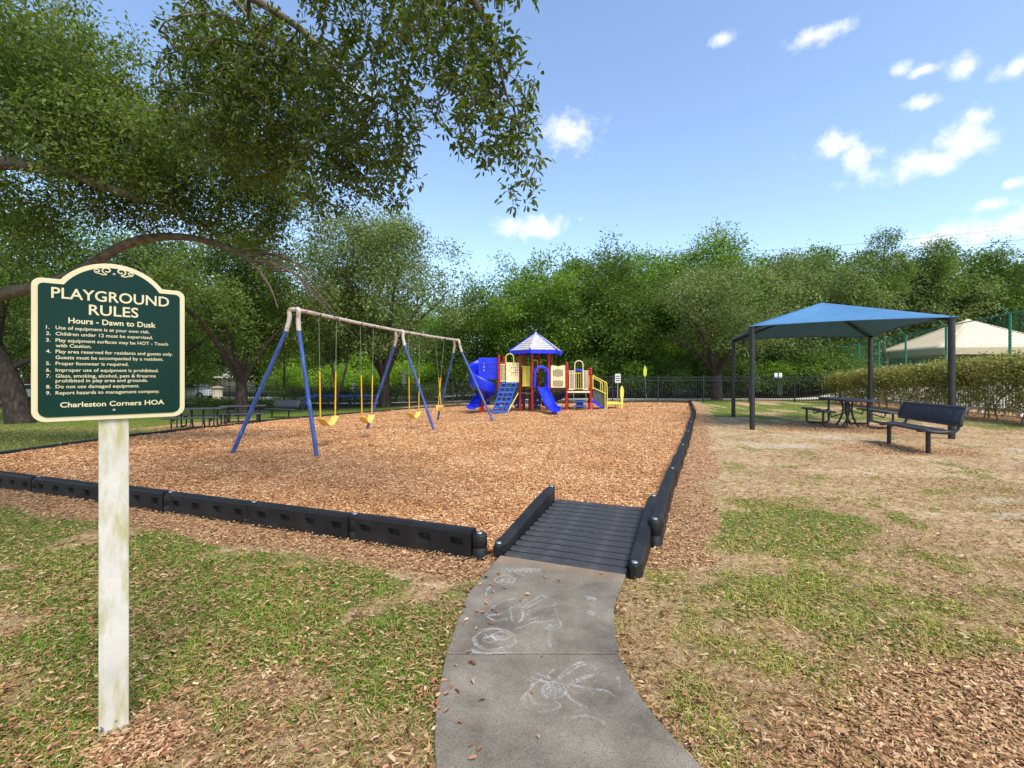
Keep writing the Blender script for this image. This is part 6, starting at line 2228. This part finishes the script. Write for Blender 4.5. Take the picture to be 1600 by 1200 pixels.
# shrubs of the understorey
shr = []
for i, leaf in enumerate((M['leaf_c'], M['leaf_a'], M['leaf_d'])):
    rr2 = np.random.default_rng(90 + i)
    E = [(rr2.normal(0, 0.6), rr2.normal(0, 0.4), 0.7 + 0.9 * rr2.random(), 0.6, 0.55, 0.5) for k in range(9)]
    lb = [(((0, 0, -0.1), (0.05, 0, 0.4), (0.1, 0.1, 1.0)), 0.035, 0.012), (((0, 0, 0.05), (-0.3, 0.1, 0.5), (-0.6, 0.2, 1.1)), 0.03, 0.01), (((0, 0, 0.05), (0.4, -0.1, 0.6), (0.8, 0, 1.2)), 0.03, 0.01)]
    shr.append(tree_meshes(lb, E, 120, 42, 0.2, 0.13, 0.06, leaf, M['bark'], 95 + i, rt=0.006, shell=0.2, seg=0.5))
us = [(-1.5, 30.6, 1, 1.2), (1.0, 31.2, 0, 1.4), (3.4, 30.8, 0, 1.2), (5.6, 31.4, 0, 1.5), (7.8, 30.8, 1, 1.2), (9.9, 31.2, 0, 1.3), (12.6, 31.5, 0, 1.4), (15.0, 30.9, 0, 1.3), (17.3, 31.4, 1, 1.2), (19.7, 31, 0, 1.4), (22.4, 33, 0, 1.6), (2.2, 34.5, 0, 1.9), (8.8, 35, 0, 2.0), (14, 35, 0, 2.0), (20, 36, 0, 2.1), (-3.6, 33.2, 0, 1.5), (11.4, 34.2, 1, 1.9), (5.4, 37, 0, 2.2), (17, 38, 0, 2.3)]
ORD = 'first second third fourth fifth sixth seventh eighth ninth tenth eleventh twelfth thirteenth fourteenth'.split()
for i, (x, y, k, s) in enumerate(us):
    row = sorted(q[0] for q in us if (q[3] > 1.7) == (s > 1.7))
    where = ORD[row.index(x)]
    lab = ('large dark bush deep under the trees behind the fence, %s from the left' if s > 1.7 else 'leafy undergrowth bush close behind the black picket fence, %s from the left') % where
    plant('shrub', lab, 'shrub', shr[k], (x, y, H(x, y)), i * 1.3, s, 'undergrowth bushes behind the picket fence')
for i, (x, y, s) in enumerate([(-14.8, 41, 1.5), (-12.2, 40.2, 1.3), (-10.0, 41.0, 1.6), (-18.6, 40.6, 1.4), (-7.2, 40.0, 1.5), (-22, 50, 2.2), (-15, 51, 2.3), (-9, 50, 2.4), (-4.5, 38.5, 1.4)]):
    plant('shrub', 'sunlit bright green bush by the street, seen between the tree trunks on the left', 'shrub', shr[2], (x, y, H(x, y)), i * 2.2, s, 'sunlit bushes along the street')

# ------------------------------------------------------------------ clipped hedges
def hedge(label, line, height, width, leaf, n_at, per, seed, bare=0.45, lsize=0.055):
    rng = np.random.default_rng(seed)
    sk = Skeleton()
    P = walk(line, 0.55)
    base = P[len(P) // 2]
    O = np.array([base.x, base.y, H(base.x, base.y)])
    for i, p in enumerate(P):
        z = H(p.x, p.y)
        h = height(p.y)
        dx, dy = rng.normal(0, 0.15, 2)
        sk.limb([(p.x + dx, p.y + dy, z - 0.1), (p.x + dx * 1.5, p.y + dy, z + h * 0.25), (p.x + rng.normal(0, 0.25), p.y + rng.normal(0, 0.2), z + h * 0.6)], 0.03, 0.012, 3, root=True)
    t = rng.random(n_at) * (len(P) - 1)
    i0 = np.minimum(t.astype(int), len(P) - 2)
    f = t - i0
    X_ = np.array([[p.x, p.y] for p in P])
    C = X_[i0] * (1 - f)[:, None] + X_[i0 + 1] * f[:, None]
    tang = X_[-1] - X_[0]
    tang = tang / np.linalg.norm(tang)
    side = np.array([tang[1], -tang[0]])
    v = rng.random(n_at) ** 0.7
    hh = np.array([height(y) for y in C[:, 1]])
    wv = width * (0.5 + 0.5 * np.sqrt(np.clip(1 - (2 * v - 1.0) ** 2 * 0.6, 0, 1)))
    s = np.clip(rng.normal(0, 0.6, n_at), -1, 1) * wv / 2
    bump = 0.12 * (fbm(C[:, 0], C[:, 1], 1.2, seed) - 0.5)
    A = np.column_stack([C[:, 0] + side[0] * s, C[:, 1] + side[1] * s, hz(C[:, 0], C[:, 1]) + (0.12 + 0.86 * v) * hh + bump])
    sk.attract(A, rng, arch=0.03, seg=0.2, jit=0.2)
    V, F = sk.tubes(0.0045)
    th = thing('hedge', label, 'hedge', tuple(O))
    link('stems', np_mesh('stems', V - O, F, M['twig'], True), th)
    keep = rng.random(n_at) < np.where(v < 0.55, bare, 1.0)
    V, F = clump_leaves(A[keep], per, 0.10, lsize, lsize * 0.5, rng, 0.0, False, 0.9)
    link('foliage', np_mesh('foliage', V - O, F, leaf), th)
    return th


hedge('clipped hedge, green on top and bare and twiggy below, right of the shade canopy', [(14.6, 9.0), (15.6, 14.8), (16.5, 20), (17.2, 25.0)], lambda y: 2.02 - 0.055 * max(0, y - 15), 1.25, M['leaf_hedge'], 2900, 42, 5, 0.34, 0.085)
hedge('low dark clipped hedge behind the blue water pipe', [(-17, 34.4), (-10, 33.8), (-4.6, 32.2)], lambda y: 1.15, 1.1, M['leaf_c'], 900, 30, 6, 0.9, 0.09)
hedge('low dark hedge along the fence behind the left picnic tables', [(-26, 31.5), (-19, 31.0), (-13.2, 29.6)], lambda y: 0.62, 0.9, M['leaf_c'], 520, 30, 8, 0.9, 0.09)

# ------------------------------------------------------------------ things beyond the fence
gz = H(-11.5, 32.4)
pipe = thing('water_pipe', 'blue above-ground water pipe with valves behind the fence', 'pipe', (-11.5, 32.4, gz))
MB().tube(smooth_path([(-2.7, 0, -0.1), (-2.7, 0, 0.45), (-2.62, 0, 0.62), (-2.45, 0, 0.68), (-1.2, 0, 0.68)], 4), 0.11, 10).build('elbow', M['pipe_blue'], pipe)
MB().tube([(-1.3, 0, 0.68), (1.8, -0.2, 0.70)], 0.105, 10).build('pipe', M['pipe_blue'], pipe)
MB().tube(smooth_path([(1.7, -0.2, 0.70), (2.5, -0.26, 0.70), (2.68, -0.27, 0.62), (2.74, -0.27, 0.45), (2.74, -0.27, -0.1)], 4), 0.11, 10).build('elbow', M['pipe_blue'], pipe)
for x in (-1.9, -0.9, 0.5, 1.5):
    MB().tube([(x - 0.06, 0, 0.69), (x + 0.06, 0, 0.69)], 0.17, 12).build('flange', M['pipe_blue'], pipe)
for x in (-1.5, 1.0):
    v_ = MB().tube([(x, -0.04, 0.7), (x, -0.04, 1.0)], 0.05, 8).build('valve', M['pipe_blue'], pipe)
    MB().tube([(x + 0.13 * math.cos(a * 0.524), -0.04 + 0.13 * math.sin(a * 0.524), 1.0) for a in range(12)], 0.018, 6, closed=True).build('hand_wheel', M['pipe_blue'], v_)
for x in (-0.4, 1.3):
    MB().tube([(x, 0, -0.1), (x, 0, 0.6)], 0.05, 8).build('stand', M['pipe_blue'], pipe)


def sign_post(label, x, y, z_top, w, h, mat, lines_=0, extra=None, z0=None):
    g = H(x, y) if z0 is None else z0
    t = thing('sign_post', label, 'sign', (x, y, g))
    MB().tube([(0, 0, -0.1), (0, 0, z_top)], 0.028, 8).build('pole', M['steel'], t)
    p = MB().box((0, -0.04, z_top - h / 2), (w, 0.02, h)).build('plate', mat, t, bevel=0.004)
    for k in range(lines_):
        MB().box((0, -0.054, z_top - h * (0.25 + 0.25 * k)), (w * 0.7, 0.006, h * 0.09)).build('band', M['fence_black'], p)
    return t


sign_post('small white sign with dark bands behind the yellow transfer platform', 4.95, 22.2, 1.52, 0.26, 0.42, M['sign_white'], 3)
sign_post('small white street sign beyond the fence, between the first two swings', -11.2, 33.6, 1.6, 0.26, 0.45, M['sign_white'], 2)
sign_post('narrow pale blue banner sign beyond the fence, right of the stout oak trunk', -7.75, 34.0, 2.35, 0.24, 1.0, M['steel'])
sign_post('small pale sign beyond the fence above the blue water pipe', -12.9, 34.5, 1.7, 0.2, 0.32, M['sign_white'])
t = thing('utility_box', 'beige utility cabinet behind the fence, left of the play structure', 'cabinet', (-6.15, 33.2, H(-6.15, 33.2)))
MB().box((0, 0, 0.55), (0.62, 0.5, 1.1)).build('body', M['stucco'], t, bevel=0.02)
MB().box((0, 0, 1.13), (0.68, 0.56, 0.06)).build('lid', M['beige_trim'], t, bevel=0.01)
MB().box((0.0, -0.262, 0.55), (0.5, 0.02, 0.9)).build('door', M['beige_trim'], t)
t = thing('marker_post', 'thin pole with a yellow leaf-shaped marker behind the fence', 'marker', (7.65, 27.3, 0))
MB().tube([(0.12, 0, -0.1), (0.0, 0, 1.5)], 0.02, 8).build('pole', M['steel'], t)
MB().plate([(0, 1.35), (0.1, 1.5), (0.12, 1.75), (0.05, 1.98), (-0.02, 2.0), (-0.08, 1.75), (-0.08, 1.5)], 0.03, Matrix.Translation((0, -0.02, 0))).build('marker', M['marker'], t)
t = thing('waste_station', 'dark blue post box with two white plates behind the fence, left of the hedge', 'waste station', (16.6, 29.6, 0))
MB().tube([(0, 0, -0.1), (0, 0, 1.6)], 0.04, 8).build('pole', M['post_black'], t)
MB().box((0, -0.06, 0.55), (0.34, 0.3, 0.62)).build('bin', M['post_black'], t, bevel=0.02)
for dx in (-0.14, 0.14):
    MB().box((dx, -0.06, 1.46), (0.2, 0.03, 0.3)).build('plate', M['sign_white'], t)
t = thing('lattice_panel', 'small white lattice panel showing through the wood beside the hedge', 'panel', (19.9, 30.0, 0.4))
lp = MB().box((0, 0.02, 1.02), (0.6, 0.02, 0.3)).build('panel', M['sign_white'], t)
for k in range(4):
    MB().box((-0.24 + 0.16 * k, 0, 1.02), (0.02, 0.03, 0.3)).build('bar', M['fence_black'], lp)
MB().box((0, 0, 1.02), (0.6, 0.03, 0.02)).build('bar', M['fence_black'], lp)
MB().box((-0.25, 0.04, 0.4), (0.05, 0.05, 1.0)).box((0.25, 0.04, 0.4), (0.05, 0.05, 1.0)).build('leg', M['fence_black'], t)
t = thing('entry_column', 'squat cream stucco column beyond the fence, left of the forked oak', 'column', (-25.0, 40.2, -0.7))
MB().lathe([(0.44, 0), (0.44, 0.1), (0.38, 0.14), (0.38, 1.05)], k=20).build('shaft', M['stucco'], t)
MB().lathe([(0.40, 1.03), (0.46, 1.08), (0.46, 1.2), (0.30, 1.26), (0, 1.28)], k=20).build('cap', M['beige_trim'], t)

def car(label, x, y, rz):
    t = thing('parked_car', label, 'car', (x, y, -0.68), rz, 'white cars parked on the street')
    mb = MB()
    prof = [(-2.2, 0.35), (-2.25, 0.7), (-2.05, 0.95), (-1.3, 1.02), (-0.75, 1.42), (0.75, 1.45), (1.5, 1.02), (2.15, 0.88), (2.28, 0.6), (2.2, 0.32)]
    mb.plate(prof, 1.74, Matrix.Identity(4))
    mb.build('body', M['car_paint'], t, bevel=0.06)
    for s in (-1, 1):
        MB().plate([(-1.1, 1.03), (-0.7, 1.35), (-0.05, 1.37), (-0.05, 1.03)], 0.02, Matrix.Translation((0, s * 0.872, 0))).build('window', M['glass'], t)
        MB().plate([(0.05, 1.03), (0.05, 1.37), (0.7, 1.37), (1.25, 1.03)], 0.02, Matrix.Translation((0, s * 0.872, 0))).build('window', M['glass'], t)
        for wx in (-1.35, 1.4):
            w_ = MB().tube([(wx, s * 0.68, 0.33), (wx, s * 0.89, 0.33)], 0.33, 16).build('wheel', M['tyre'], t)
            MB().tube([(wx, s * 0.885, 0.33), (wx, s * 0.90, 0.33)], 0.2, 12).build('rim', M['steel'], w_)
        MB().box((2.2, s * 0.62, 0.68), (0.08, 0.34, 0.14)).build('headlight', M['glass'], t)
    return t


car('white car parked on the street just right of the dark leaning trunk', -40.2, 40.6, 0.02)
car('white car parked on the street left of the dark leaning trunk', -46.2, 40.9, 0.02)

car('white car parked across the street, right of the green sign', -29.5, 43.4, 0.02)

# power lines high behind the wood on the right
for lab, p0, p1 in (('uppermost thin power line crossing the sky on the right', (30, 90, 24.4), (100, 80, 28.2)), ('middle thin power line crossing the sky on the right', (34, 90, 23.0), (100, 80, 26.0)),
                    ('lowest thin power line crossing the sky on the right', (40, 90, 22.0), (100, 80, 24.0))):
    a, b = Vector(p0), Vector(p1)
    pts = []
    for i in range(25):
        q = a.lerp(b, i / 24)
        q.z -= 0.9 * math.sin(i / 24 * math.pi)
        pts.append(q)
    tag(MB().tube(pts, 0.028, 5).build('power_line', M['cable']), lab, 'power line', 'power lines')
